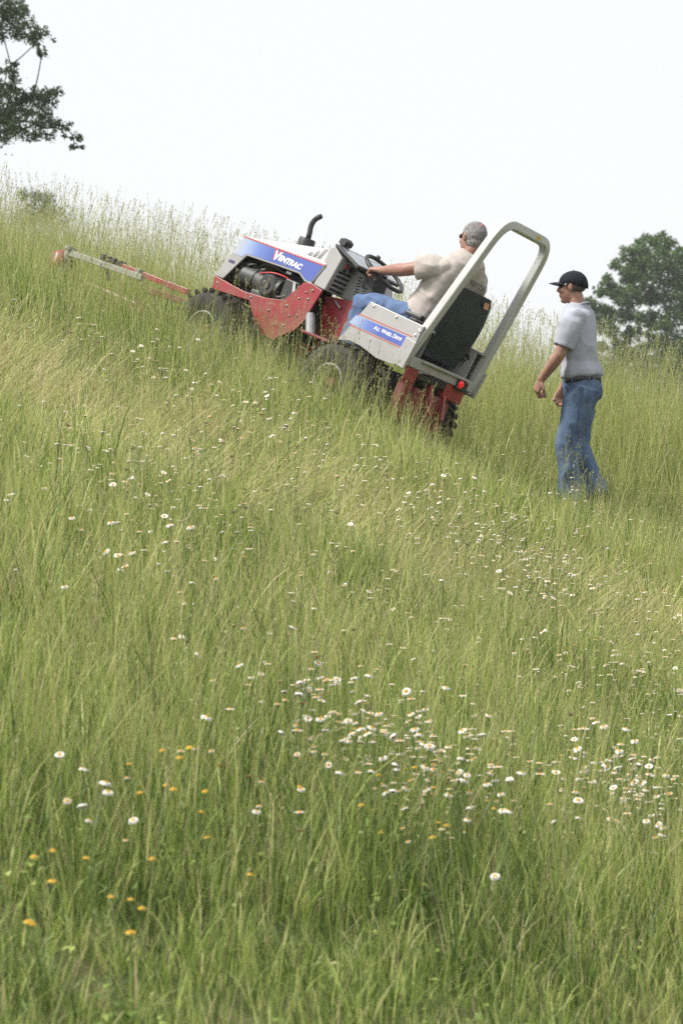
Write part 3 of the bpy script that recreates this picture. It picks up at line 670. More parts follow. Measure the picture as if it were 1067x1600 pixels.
# --- the driver: in the tractor's frame
driver = empty("person", TM)
tag(driver, "grey-haired man in sand t-shirt driving the tractor, seen from behind", "person")
Dh, DR = frame((-.235, .005, 1.585), (.907, -.30, -.22), (.17, .09, .98))
V = Vector
dsh = {1: V((-.24, .205, 1.34)), -1: V((-.255, -.225, 1.36))}
gl = wc + wu * .168 + wv * (.03 if wv.x < 0 else -.03)      # left hand on the near side of the rim
dwr = {1: gl + V((-.088, .018, .022)), -1: V((.045, -.25, 1.035))}
delb = {1: (dsh[1] + dwr[1]) / 2 + V((.01, .05, -.035)), -1: V((-.19, -.30, 1.09))}
dhip = {1: V((-.16, .095, .925)), -1: V((-.16, -.095, .925))}; dkn = {1: V((.27, .20, .895)), -1: V((.28, -.20, .90))}; dan = {1: V((.265, .19, .57)), -1: V((.30, -.20, .57))}
db = Vol(); add_head(db, Dh, DR); db.ell(Dh(-.056, 0, .074), (.041, .040, .041), DR)
db.chain([(Dh(-.03, 0, -.075), .056), (V((-.272, 0, 1.465)), .062), (V((-.275, 0, 1.42)), .08)])
ux = V((1, 0, .24)).normalized()
def dsec(z, w, dp, off=0.): return (V((-.15 - .13 * (z - .93) / .5 + off, -.02 * smooth(1., 1.25, z), z)), V((0, w, 0)), ux * dp)
db.loft([dsec(.90, .16, .11), dsec(1.05, .15, .11), dsec(1.22, .165, .115), dsec(1.36, .17, .10), dsec(1.42, .09, .07)])
for s in (1, -1):
    db.chain([(dsh[s] - V((0, s * .02, .015)), .048), (delb[s].lerp(dsh[s], .5), .053), (delb[s], .046), (delb[s].lerp(dwr[s], .3), .048), (dwr[s], .031)])
    db.chain([(dhip[s], .085), (dhip[s].lerp(dkn[s], .5), .078), (dkn[s], .055), (dkn[s].lerp(dan[s], .35), .052), (dan[s], .038)])
hd = (gl - dwr[1]).normalized()
add_hand(db, dwr[1], hd + V((.15, 0, .12)), V((.25, .35, .9)), (.75, 1.25, 1.0), 1.12, -1)
add_hand(db, dwr[-1], V((.9, .1, -.25)), V((.2, -.2, .95)), (.35, .6, .5), 1.08, 1)
db.build("body", M_skin2, driver, .007, 3)
hv = Vol(); hv.ell(Dh(-.018, 0, .032), (.0965, .0815, .0935), DR); hv.ell(Dh(-.036, 0, -.028), (.067, .068, .052), DR)
bald = Dh(-.085, 0, .105)
def hcut(c):
    q = DR.transposed() @ (c - Dh(0, 0, 0))
    if q.x > .045 + .25 * (q.z - .06): return True
    if q.x > -.002 and q.z < .03 and abs(q.y) > .03: return True
    return (c - bald).length < .027 + .012 * noise.noise(c * 70)
hv.build("hair", M_hair, driver, .005, 2, wr=.0035, wscale=38, seed=4, cut=hcut)
glasses(driver, Dh, DR)
sh_ = Vol()
sh_.loft([(V((-.283, 0, 1.475)), V((0, .072, 0)), ux * .070), (V((-.28, 0, 1.445)), V((0, .115, 0)), ux * .092), (V((-.275, 0, 1.405)), V((0, .185, 0)), ux * .112), dsec(1.31, .245, .142, .0), dsec(1.20, .24, .146, .003), dsec(1.08, .195, .145, .012), dsec(.98, .195, .155, .02), dsec(.915, .19, .15, .025)], n=40, sq=2.7)
for s in (1, -1):
    d = delb[s] - dsh[s]; e = dsh[s] + d * .72; a = V((0, 1, 0)); b = d.cross(a).normalized(); a = b.cross(d).normalized()
    sh_.ell(dsh[s] - V((.0, s * .03, .025)), (.076, .07, .066))
    sh_.loft([(dsh[s] - V((0, s * .03, .03)), a * .062, b * .074), (dsh[s] + d * .25 - V((0, s * .008, .004)), a * .066, b * .082), (e - d * .1, a * .064, b * .082), (e, a * .064, b * .084)], n=24)
shirt = sh_.build("shirt", M_tan, driver, .0065, 5, wr=.019, wscale=5.5, stretch=(.6, 1, .8), seed=9)
# print across the back, laid onto the cloth
bv = BVHTree.FromObject(shirt, bpy.context.evaluated_depsgraph_get())
def back_print(txt, size, y, z, bold, m, tilt=0.):
    me = text_mesh(txt, size, bold)
    wd = max(v.co.x for v in me.vertices)
    for v in me.vertices:
        yy = y - v.co.x; zz = z + v.co.y + tilt * v.co.x
        hit = bv.ray_cast(V((-1.2, yy, zz)), V((1, 0, 0)))
        v.co = (hit[0] + V((-.003, 0, .0))) if hit[0] else V((-.4, yy, zz))
    me.materials.clear(); me.materials.append(m); return link(bpy.data.objects.new("back_print", me), shirt)
M_print = mat("worn_print", (.035, .035, .045), .9, scale=60, col2=(.09, .085, .085)); M_print2 = mat("faded_print", (.28, .27, .25), .9, scale=60)
back_print("REBYZ50", .053, .055, 1.278, .0, M_print)
jv = Vol()
jv.loft([(V((-.17, 0, 1.0)), V((0, .16, 0)), ux * .125), (V((-.165, 0, .93)), V((0, .18, 0)), ux * .135), (V((-.15, 0, .87)), V((0, .18, 0)), ux * .12)], n=28)
for s in (1, -1):
    d = (dkn[s] - dhip[s]).normalized(); d2 = (dan[s] - dkn[s]).normalized(); y = V((0, 1, 0)); x1 = y.cross(d).normalized(); x2 = y.cross(d2).normalized()
    jv.loft([(dhip[s] - d * .04, y * .098, x1 * .10), (dhip[s].lerp(dkn[s], .5), y * .082, x1 * .078), (dkn[s].lerp(dhip[s], .08), y * .078, x1 * .076), (dkn[s] + d * .03 - V((0, 0, .02)), y * .074, (x1 + x2) * .045), (dkn[s].lerp(dan[s], .25), y * .075, x2 * .078), (dan[s], y * .072, x2 * .08)], n=24)
jv.build("jeans", M_jean2, driver, .007, 4, wr=.014, wscale=8, seed=3)
MB().tube([V((-.17, 0, .995)) + V((.128 * math.cos(a), .172 * math.sin(a), .03 * math.cos(a))) for a in [2 * math.pi * k / 28 for k in range(28)]], .014, 6, loop=True).build("belt", M_leather, driver, smooth=True)
for s in (1, -1):
    bt = Vol(); A = dan[s]; bt.chain([(A + V((0, 0, .05)), .05), (A, .05)]); bt.loft([(A + V((-.06, 0, -.03)), (0, .036, 0), (0, 0, .035)), (A + V((.06, 0, -.03)), (0, .046, 0), (0, 0, .04)), (A + V((.16, 0, -.035)), (0, .045, 0), (0, 0, .03)), (A + V((.2, 0, -.04)), (0, .03, 0), (0, 0, .02))], n=16)
    bt.build("boot", M_boot, driver, .01, 3)

# ------------------------------------------------------------------ trees
def leaf_mat(name, c1, c2, trans=.3):
    m = bpy.data.materials.new(name); m.use_nodes = True; N = m.node_tree.nodes; Lk = m.node_tree.links; N.clear()
    out = N.new('ShaderNodeOutputMaterial'); df = N.new('ShaderNodeBsdfPrincipled'); tr = N.new('ShaderNodeBsdfTranslucent'); mx = N.new('ShaderNodeMixShader')
    df.inputs['Roughness'].default_value = .55; df.inputs['Specular IOR Level'].default_value = .35; mx.inputs[0].default_value = trans
    at = N.new('ShaderNodeAttribute'); at.attribute_name = 'tone'; cm = N.new('ShaderNodeMix'); cm.data_type = 'RGBA'
    cm.inputs[6].default_value = (*c1, 1); cm.inputs[7].default_value = (*c2, 1)
    Lk.new(at.outputs['Fac'], cm.inputs[0]); Lk.new(cm.outputs[2], df.inputs['Base Color']); Lk.new(cm.outputs[2], tr.inputs['Color'])
    Lk.new(df.outputs[0], mx.inputs[1]); Lk.new(tr.outputs[0], mx.inputs[2]); Lk.new(mx.outputs[0], out.inputs[0])
    return m
M_leafA = leaf_mat("oak_leaf", (.075, .105, .058), (.135, .185, .088)); M_leafB = leaf_mat("maple_leaf", (.05, .098, .028), (.12, .195, .05))
M_bark = mat("bark", (.07, .058, .048), .95, scale=12, col2=(.04, .035, .03), bump=.7, bscale=30, spec=.1)

def leaves(name, pts, size, m, parent, seed):
    r = np.random.default_rng(seed); n = len(pts); a = r.normal(size=(n, 3)); a[:, 2] *= .6; a /= np.linalg.norm(a, axis=1)[:, None]
    up = r.normal(size=(n, 3)) * .7 + np.array([0, 0, .8]); b = np.cross(up, a); b /= np.linalg.norm(b, axis=1)[:, None] + 1e-9
    c = np.cross(a, b); L = size * r.uniform(.6, 1.35, n)[:, None]; Wd = L * r.uniform(.38, .6, n)[:, None]; P = pts
    q = np.stack([P - a * L * .5, P + b * Wd * .5 - c * L * .06, P + a * L * .5 - c * L * .12, P - b * Wd * .5 - c * L * .06], 1).reshape(-1, 3)
    me = bpy.data.meshes.new(name); me.vertices.add(4 * n); me.vertices.foreach_set('co', q.ravel())
    me.loops.add(4 * n); me.loops.foreach_set('vertex_index', np.arange(4 * n)); me.polygons.add(n); me.polygons.foreach_set('loop_start', np.arange(0, 4 * n, 4))
    me.update(); at = me.attributes.new('tone', 'FLOAT', 'POINT'); at.data.foreach_set('value', np.repeat(np.clip(r.normal(.5, .28, n), 0, 1), 4).astype(np.float32))
    me.materials.append(m); return link(bpy.data.objects.new(name, me), parent)

def tree(name, base, fork, top_r, clumps, nleaf, lsize, lm, label, cat, seed, group=None, spread=1.):
    r = np.random.default_rng(seed); base = Vector(base); root = empty(name, Matrix.Translation(base)); tag(root, label, cat, group)
    fk = Vector(fork) - base
    pth = [Vector((0, 0, -.3)), fk * .35 + Vector((.08, .05, 0)), fk * .7 - Vector((.05, 0, 0)), fk]
    MB().tube(pth, [top_r * 1.7, top_r * 1.3, top_r * 1.1, top_r], 10).build("trunk", M_bark, root, smooth=True)
    pts = []; cs = sorted([(Vector(c[:3]) - base, c[3]) for c in clumps], key=lambda q: (q[0] - fk).length); nodes = [(fk, fk * .6, 0.)]
    for i, (c, rad) in enumerate(cs):
        s0, pr, dep = min(nodes, key=lambda q: (q[0] - c).length + .25 * q[2] + .15 * (q[0] - fk).length)
        d = c - s0; n = 6; bend = Vector(r.normal(size=3)) * d.length * .06 + (s0 - pr).normalized() * d.length * .08
        p = [s0.lerp(c, k / n) + bend * math.sin(math.pi * k / n) for k in range(n + 1)]; nodes.append((c, s0, dep + d.length))
        ra = top_r * .42 * math.exp(-dep * 5. / (top_r * 30)) + .012; rb = top_r * .42 * math.exp(-(dep + d.length) * 5. / (top_r * 30)) + .008
        mb = MB().tube(p, [ra + (rb - ra) * k / n for k in range(n + 1)], 6)
        for k in range(6):
            e = c + Vector(r.normal(size=3)) * rad * .75; q = c.lerp(s0, .05 + .12 * k / 6)
            mb.tube([q, q.lerp(e, .5) + Vector(r.normal(size=3)) * rad * .12, e], [.012, .008, .004], 4)
        mb.build("limb", M_bark, root, smooth=True)
        k = min(1500, max(30, int(nleaf * rad * rad))); g = r.normal(size=(k, 3)); g /= np.linalg.norm(g, axis=1)[:, None]
        # leaves gather into small sprays near the clump's skin
        ns = max(5, int(10 + 40 * rad)); sc = r.normal(size=(ns, 3)); sc /= np.linalg.norm(sc, axis=1)[:, None]; sc *= (r.uniform(.25, 1.05, ns) ** .6)[:, None] * rad * spread * np.array([1, 1, .8])
        w = sc[r.integers(0, ns, k)] + r.normal(size=(k, 3)) * rad * .22
        pts.append(np.array(c) + w)
    leaves("crown", np.concatenate(pts), lsize, lm, root, seed + 1); return root

LEFT_CLUMPS = [(-7.8, 68.7, 13.5, 0.36), (-8, 69.2, 13.1, 0.33), (-7.8, 71, 13.7, 0.28), (-7.4, 70.3, 13.2, 0.24), (-7, 68.7, 12.8, 0.21), (-7.6, 69.8, 13, 0.14), (-7.1, 69.9, 12.6, 0.12), (-7.8, 68.9, 12.1, 0.18), (-7.9, 70.8, 12.2, 0.12), (-7.9, 68.8, 11.6, 0.22), (-7.7, 69.7, 11.7, 0.21), (-7.7, 70.1, 11.4, 0.3), (-7.3, 69.8, 11.6, 0.18), (-7, 70.3, 11.5, 0.24), (-6.8, 70.8, 11.8, 0.12), (-7.4, 71.5, 11.4, 0.28), (-7.5, 69.3, 10.7, 0.27), (-8.1, 70.5, 11, 0.34), (-7.1, 70.6, 10.9, 0.25), (-6.6, 69.3, 10.8, 0.14), (-6.3, 68.4, 10.7, 0.07), (-6.4, 71.5, 10.8, 0.12), (-6.3, 69.4, 10.3, 0.08), (-6.1, 69.4, 10.3, 0.06), (-6.7, 71.3, 10.8, 0.06), (-8, 70.3, 11.3, 0.31)]
RIGHT_CLUMPS = [(22.1, 204.4, 20.9, 0.53), (20.8, 200.1, 20.1, 0.7), (22.8, 204.8, 20.4, 0.53), (19.4, 195.8, 19.2, 0.6), (20.6, 201.1, 19.1, 0.7), (21.5, 198.8, 19, 0.78), (23.2, 203, 19.4, 0.62), (22.8, 196.7, 19.4, 0.34), (19.1, 203.7, 19.3, 0.35), (19.5, 200.4, 18.4, 0.61), (20.7, 204, 18.1, 0.71), (22, 199.8, 18, 0.78), (23.1, 199.3, 17.7, 0.69), (18.4, 202.9, 18, 0.44), (19, 204.8, 17.4, 0.58), (19.5, 198.7, 16.6, 0.65), (21.6, 204.7, 17.1, 0.71), (23.2, 204.3, 16.8, 0.75), (17.3, 196.8, 16.9, 0.34), (17.3, 201.1, 16.2, 0.39), (18.1, 202, 15.8, 0.53), (19.6, 204.4, 15.8, 0.58), (20.9, 201.7, 15.3, 0.66), (21.8, 196.3, 14.8, 0.68), (23.5, 200, 15.6, 0.78), (17.1, 199.9, 15.2, 0.35), (18.1, 200, 14.5, 0.52), (20.1, 204.6, 14.5, 0.53), (20.8, 198.5, 13.6, 0.56), (21.9, 197.2, 13.5, 0.64), (23.4, 200.2, 13.9, 0.7), (17.8, 201.4, 13.5, 0.35), (19.2, 204.4, 13.7, 0.49), (19.9, 200.8, 13, 0.52), (21.6, 197.7, 12.4, 0.6), (23.5, 204.3, 12.7, 0.67), (16.7, 199.9, 16.5, 0.26), (24.6, 201.8, 18.4, 0.88), (24.6, 199.8, 16.5, 0.96), (24.7, 197.2, 14.6, 0.94), (24.4, 201.9, 20.1, 0.53), (24.1, 202.7, 12.9, 0.71), (20.4, 196.9, 12.3, 0.43), (20.7, 199.6, 11.5, 0.61), (22.3, 198.6, 11.2, 0.69), (23.6, 196.7, 10.9, 0.86), (26.4, 197.2, 18.8, 1.07), (27.9, 204.6, 17.3, 1.25), (28.2, 203.8, 14.6, 1.24), (26.2, 198.8, 12.1, 1.21), (19.2, 202.4, 11.6, 0.53), (24.5, 195.4, 20.4, 0.59), (26, 204.2, 10.6, 1.11), (21.6, 200.4, 10, 0.87)]
RIGHT_CLUMPS += [(x, 200 + 4 * math.sin(k), z, .75) for k, (x, z) in enumerate(((17.6, 12.2), (18.6, 11.4), (19.8, 12.6), (20.9, 11.2), (22.2, 12.4), (23.4, 11.0), (18.9, 10.2), (21.6, 10.0), (24.6, 12.2), (17.9, 10.8), (20.2, 9.6), (23.0, 9.4)))]
RIGHT_CLUMPS = [(x, y, z - .45, rr) for x, y, z, rr in RIGHT_CLUMPS]
r_ = np.random.default_rng(31)
for k in range(26):      # the rest of the left tree's crown, outside the picture
    a = r_.uniform(0, 6.28); q = r_.uniform(.3, 1); LEFT_CLUMPS.append((-11.3 + 2.9 * q * math.cos(a), 70 + 4.2 * q * math.sin(a), r_.uniform(11, 19), r_.uniform(.5, .9)))
tree("oak_tree", (-11.5, 70, float(H(-11.5, 70))), (-11.2, 70, 9.5), .30, LEFT_CLUMPS, 8500, .088, M_leafA, "dark oak branches reaching into the upper left corner of the sky", "tree", 11, spread=1.4)
tree("maple_tree", (24.5, 200, float(H(24.5, 200))), (24.3, 200, 10.5), .34, RIGHT_CLUMPS, 3300, .23, M_leafB, "round leafy green tree behind the walking man at the right edge", "tree", 12, spread=1.42)
tree("far_tree", (-12.4, 120, float(H(-12.4, 120))), (-12.4, 120, 9.5), .2, [(-12.4, 120, 14.6, .45), (-12.0, 120.5, 14.55, .33), (-12.9, 119.6, 14.6, .35), (-12.2, 120, 14.0, .6), (-12.8, 120.4, 13.8, .6), (-11.6, 120, 13.8, .5)], 1200, .14, M_leafA, "small dark treetop just showing above the grass at the left skyline", "tree", 13)

# ------------------------------------------------------------------ grass
def grass_mat(name, ramp, dry, trans=.38):
    m = bpy.data.materials.new(name); m.use_nodes = True; N = m.node_tree.nodes; Lk = m.node_tree.links; N.clear()
    out = N.new('ShaderNodeOutputMaterial'); p = N.new('ShaderNodeBsdfPrincipled'); tr = N.new('ShaderNodeBsdfTranslucent'); ms = N.new('ShaderNodeMixShader')
    p.inputs['Roughness'].default_value = .48; p.inputs['Specular IOR Level'].default_value = .4; ms.inputs[0].default_value = trans
    at = N.new('ShaderNodeAttribute'); at.attribute_name = 'tone'; sp = N.new('ShaderNodeSeparateColor'); Lk.new(at.outputs['Color'], sp.inputs[0])
    rp = N.new('ShaderNodeValToRGB'); rp.color_ramp.elements[0].color = (*ramp[0], 1); rp.color_ramp.elements[1].color = (*ramp[-1], 1)
    for i, c in enumerate(ramp[1:-1]): rp.color_ramp.elements.new((i + 1) / (len(ramp) - 1)).color = (*c, 1)
    Lk.new(sp.outputs[1], rp.inputs[0])
    mx = N.new('ShaderNodeMix'); mx.data_type = 'RGBA'; mx.inputs[7].default_value = (*dry, 1)
    Lk.new(sp.outputs[2], mx.inputs[0]); Lk.new(rp.outputs[0], mx.inputs[6])
    Lk.new(mx.outputs[2], p.inputs['Base Color']); Lk.new(mx.outputs[2], tr.inputs['Color'])
    Lk.new(p.outputs[0], ms.inputs[1]); Lk.new(tr.outputs[0], ms.inputs[2]); Lk.new(ms.outputs[0], out.inputs[0])
    return m
G_RAMP = [(.050, .106, .014), (.150, .250, .042), (.318, .424, .090), (.51, .578, .168), (.68, .66, .29)]
M_grass = grass_mat("meadow_blades", G_RAMP, (.56, .46, .29))
M_stem = grass_mat("seed_stems", [(.22, .32, .07), (.34, .42, .12), (.46, .47, .19)], (.45, .36, .24), .35)

def soup(name, v, faces, tone, m, label):
    """faces: list of index arrays, one per polygon size"""
    me = bpy.data.meshes.new(name); me.vertices.add(len(v)); me.vertices.foreach_set('co', v.astype(np.float32).ravel())
    idx = np.concatenate([f.ravel() for f in faces]).astype(np.int32); cnt = np.concatenate([np.full(len(f), f.shape[1]) for f in faces]); st_ = np.concatenate([[0], np.cumsum(cnt)[:-1]]).astype(np.int32)
    me.loops.add(len(idx)); me.loops.foreach_set('vertex_index', idx); me.polygons.add(len(cnt)); me.polygons.foreach_set('loop_start', st_); me.update()
    a = me.attributes.new('tone', 'FLOAT_COLOR', 'POINT'); a.data.foreach_set('color', np.asarray(tone, np.float32).ravel()); me.materials.append(m)
    return tag(link(bpy.data.objects.new(name, me)), label, "grass", None, "stuff")
def strands(B, h, w, az, lean, curl, rnd, dry, seg, r, tip=True, dtop=0.):
    """bent tapering ribbons; returns verts, quads, tris, tone, tip points, tip directions"""
    n = len(B); d = np.stack([np.cos(az), np.sin(az), np.zeros(n)], -1); tw = r.uniform(0, np.pi, n); s0 = np.stack([-d[:, 1], d[:, 0], np.zeros(n)], -1)
    sd = s0 * np.cos(tw)[:, None] + d * np.sin(tw)[:, None]; P = B - np.array([0, 0, .02]); V_ = []; T_ = []; up = np.array([0, 0, 1.])
    for k in range(seg + 1):
        t = k / seg; wd = (w * ((1 - t ** 1.7) * (.55 + .45 * min(1, t * 4)) if tip else (1 - .45 * t)) * .5)[:, None]
        V_ += [P - sd * wd, P + sd * wd] if (k < seg or not tip) else [P]; T_ += [t, t] if (k < seg or not tip) else [t]
        if k < seg:
            a = lean + curl * ((k + .5) / seg) ** 1.4; D = d * np.sin(a)[:, None] + up * np.cos(a)[:, None]; P = P + D * (h / seg)[:, None]
    m = len(T_); v = np.stack(V_, 1).reshape(-1, 3); o = (np.arange(n) * m)[:, None]; ks = seg - 1 if tip else seg
    q = np.concatenate([o + np.array([2*k, 2*k + 1, 2*k + 3, 2*k + 2]) for k in range(ks)]) if ks else np.zeros((0, 4), int)
    tr = o + np.array([2*seg - 2, 2*seg - 1, 2*seg]) if tip else np.zeros((0, 3), int); T_ = np.array(T_)
    tone = np.stack([np.tile(T_, n), np.repeat(rnd, m), np.clip(np.repeat(dry, m) + dtop * np.tile(T_, n), 0, 1), np.ones(n * m)], -1)
    return v, q, tr, tone, P, D

TMi = np.array(TM.inverted())
def tractor_local(x, y):
    p = np.stack([x, y, H(x, y), np.ones_like(x)], 0); return (TMi @ p)[:3]
def masks(x, y):
    lx, ly, _ = tractor_local(x, y)
    under = ((lx > -.48) & (lx < 1.66) & (np.abs(ly) < .66)); deck = ((lx > 1.9) & (lx < 3.2) & (ly > -.75) & (ly < .47))
    d = (x - .6) * .22 + (y - 21.75) * .975
    tall = smooth(.10, 1.9, d + .25 * fbm(x, y, 1.6, 2.))
    tall = np.maximum(tall, smooth(-1.2, -2.8, x + .25 * (y - 20)) * smooth(19.8, 22.5, y) * .9)
    near = smooth(.60, .72, ly) * smooth(2.1, .9, ly) * smooth(-1.4, -.5, lx) * smooth(4.2, 3.2, lx)      # fringe on the near side of the machine
    near = near * (1 - .92 * smooth(1.75, 2.2, lx))
    tall = tall * (1 - smooth(-.35, -.5, lx) * smooth(-2.2, -1.2, lx) * smooth(1.1, .7, np.abs(ly)))
    return under, deck, tall, near
# swaths of flattened grass that run slantwise across the slope
def swath(x, y):
    s = np.zeros_like(x)
    for (x0, y0, dx, dy, w, a) in ((-.4, 15.4, .93, .10, .30, 1.), (1.1, 15.2, .9, -.2, .34, 1.), (-1.5, 17.1, .9, .25, .28, .9), (.5, 13.2, .95, .22, .24, .8), (-.9, 13.4, .95, .1, .18, .5), (1.5, 13.2, .9, -.25, .38, 1.), (.2, 17.6, .95, .1, .25, .7)):
        n = math.hypot(dx, dy); ux_, uy_ = dx / n, dy / n; t = (x - x0) * ux_ + (y - y0) * uy_; q = -(x - x0) * uy_ + (y - y0) * ux_ + .24 * fbm(x, y, 1.8, x0)
        s = np.maximum(s, a * np.exp(-(q / w) ** 2) * np.exp(-(t / 1.35) ** 4))
    return s
def band_of(x, y):
    q = y + .5 * fbm(x, y, .9, 2.5) + .12 * x
    return smooth(14.3, 15.1, q) * smooth(19.0, 17.6, q)
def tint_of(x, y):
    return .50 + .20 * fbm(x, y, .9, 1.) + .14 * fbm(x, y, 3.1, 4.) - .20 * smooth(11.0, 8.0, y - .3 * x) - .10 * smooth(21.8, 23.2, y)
def verge_of(x, y): return smooth(9.5, 8.1, y - .60 * x + .25 * fbm(x, y, 2.2, 8.))
def clusters(dens, y0, y1, per, rad, r):
    n = int(dens / per * (y1 - y0) * 10.4); y = r.uniform(y0, y1, n); x = r.uniform(-5.2, 5.2, n); k = np.abs(x) < .122 * y + .9; x, y = x[k], y[k]; n = len(x)
    cid = np.repeat(np.arange(n), per); a = r.uniform(0, 2 * np.pi, n * per); q = np.abs(r.normal(0, rad, n * per))
    return x[cid] + q * np.cos(a), y[cid] + q * np.sin(a), a, cid, n

def blades(name, bands, label, kind, seed):
    r = np.random.default_rng(seed); VV, QQ, TT, CC = [], [], [], []; off = 0
    for (y0, y1, dens, seg, wk) in bands:
        per = 22 if kind != 'fine' else 16
        x, y, a, cid, nc = clusters(dens, y0, y1, per, .055 if kind != 'lying' else .10, r)
        un_, dk, tl_, nr = masks(x, y); bd = band_of(x, y) * (1 - nr) * (.72 + .28 * smooth(-.4, .3, fbm(x, y, 2.6, 7.))); sw_ = np.maximum(swath(x, y), .62 * bd); vg = verge_of(x, y); u = r.uniform(0, 1, len(x)); ch = r.normal(1, .16, nc)[cid]; ct = r.normal(0, .10, nc)[cid]
        if kind == 'broad': k = (u > sw_ * .95) & ~(dk & (u < .5))
        elif kind == 'fine': k = (u > np.maximum(sw_ * .95, vg * .4)) & ~un_ & ~dk
        else: k = (u < .12 + sw_ * 1.2 + .22 * vg) & ~un_ & (tl_ < .5) & (nr < .5)
        x, y, a, un_, dk, tl_, nr, sw_, vg, ch, ct, bd = (q[k] for q in (x, y, a, un_, dk, tl_, nr, sw_, vg, ch, ct, bd)); n = len(x)
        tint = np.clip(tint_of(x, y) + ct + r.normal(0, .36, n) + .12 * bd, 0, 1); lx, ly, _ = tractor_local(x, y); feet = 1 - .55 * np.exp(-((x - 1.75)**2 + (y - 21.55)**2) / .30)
        rear = 1 - .35 * smooth(-.3, -.5, lx) * smooth(-2.6, -1.4, lx) * smooth(.75, .55, ly) * smooth(-1.3, -.8, ly)
        if kind == 'broad':
            h = r.uniform(.16, .48, n) * ch * (.92 + .16 * fbm(x, y, 2.3, 6.) + .25 * tl_ + .42 * nr) * (1 - .62 * vg) * rear * (1 - .74 * bd) * feet; h = np.where(un_ | dk, r.uniform(.08, .2, n), h)
            w = (r.uniform(.0036, .0066, n) + .005 * (r.uniform(0, 1, n) < .18)) * wk; lean = np.abs(r.normal(.12, .12, n)); curl = np.abs(r.normal(.45, .40, n)); dryp = .04; az = a + r.normal(0, .7, n)
        elif kind == 'fine':
            h = r.uniform(.28, .62, n) * ch * (.84 + .18 * fbm(x, y, 1.9, 9.) + .62 * tl_ + .30 * nr) * (1 - .6 * vg) * rear * (1 - .74 * bd) * feet
            w = r.uniform(.0020, .0036, n) * wk; lean = np.abs(r.normal(.08, .10, n)); curl = np.abs(r.normal(.38, .3, n)); dryp = .12; az = a + r.normal(0, .9, n); tint = np.clip(tint + .12, 0, 1)
        else:
            h = r.uniform(.16, .42, n) * ch * (1 - .45 * smooth(10.5, 8.5, y)); w = r.uniform(.003, .006, n) * wk; lean = np.clip(r.normal(.75, .3, n), .1, 1.3); curl = np.abs(r.normal(.75, .35, n)); dryp = .34
            az = r.normal(-.45, 1.3, n) + 2.2 * fbm(x, y, 2.6, 5.); tint = np.clip(tint + .10 - .2 * vg, 0, 1)
        dry = np.where(r.uniform(0, 1, n) < dryp * (1 - .6 * vg) + .04 + .06 * bd + .22 * smooth(.2, .8, fbm(x, y, 1.5, 12.)) * (1 - .7 * tl_), r.uniform(.4, 1, n), r.uniform(0, .12, n))
        v, q, t, c, _, _ = strands(np.stack([x, y, H(x, y)], -1), h, w, az, lean, curl, tint, dry, seg, r)
        VV.append(v); QQ.append(q + off); TT.append(t + off); CC.append(c); off += len(v)
    return soup(name, np.concatenate(VV), [np.concatenate(QQ), np.concatenate(TT)], np.concatenate(CC), M_grass, label)
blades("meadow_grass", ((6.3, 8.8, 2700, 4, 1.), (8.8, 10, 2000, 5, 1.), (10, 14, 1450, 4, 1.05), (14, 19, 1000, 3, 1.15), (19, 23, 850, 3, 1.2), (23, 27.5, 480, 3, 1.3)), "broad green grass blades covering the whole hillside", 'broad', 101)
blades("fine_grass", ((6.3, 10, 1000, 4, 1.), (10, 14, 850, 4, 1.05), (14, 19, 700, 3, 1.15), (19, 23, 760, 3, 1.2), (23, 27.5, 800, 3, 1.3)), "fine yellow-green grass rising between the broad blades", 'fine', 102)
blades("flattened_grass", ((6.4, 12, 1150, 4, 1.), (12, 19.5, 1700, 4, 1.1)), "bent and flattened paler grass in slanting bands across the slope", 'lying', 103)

def weeds():
    r = np.random.default_rng(105); x, y, a, cid, nc = clusters(430, 6.4, 19, 14, .07, r); keep = (fbm(x, y, 2.0, 15.) + r.normal(0, .25, nc)[cid] > .05); x, y, a, cid = x[keep], y[keep], a[keep], cid[keep]; n = len(x)
    un_, dk, tl_, nr = masks(x, y); hgt = r.uniform(.02, .16, n) * np.where(un_, .3, 1); P = np.stack([x, y, H(x, y) + hgt], -1); el = r.normal(.35, .4, n); d = np.stack([np.cos(a) * np.cos(el), np.sin(a) * np.cos(el), np.sin(el)], -1); s = np.stack([-np.sin(a), np.cos(a), r.normal(0, .35, n)], -1)
    L_ = r.uniform(.012, .034, n)[:, None]; W_ = L_ * r.uniform(.22, .42, n)[:, None]; dn = np.array([0, 0, -1.])
    v = np.stack([P, P + d * L_ * .45 + s * W_, P + d * L_ + dn * L_ * .25, P + d * L_ * .45 - s * W_], 1).reshape(-1, 3)
    tn = np.stack([np.ones(n), np.clip(.27 + r.normal(0, .15, nc)[cid] + r.normal(0, .12, n), 0, 1), np.where(r.uniform(0, 1, n) < .06, .7, .03), np.ones(n)], -1)
    soup("leafy_weeds", v, [np.arange(n * 4).reshape(-1, 4)], np.repeat(tn, 4, 0), M_grass, "small broad leaves of weeds low down between the grass")
weeds()
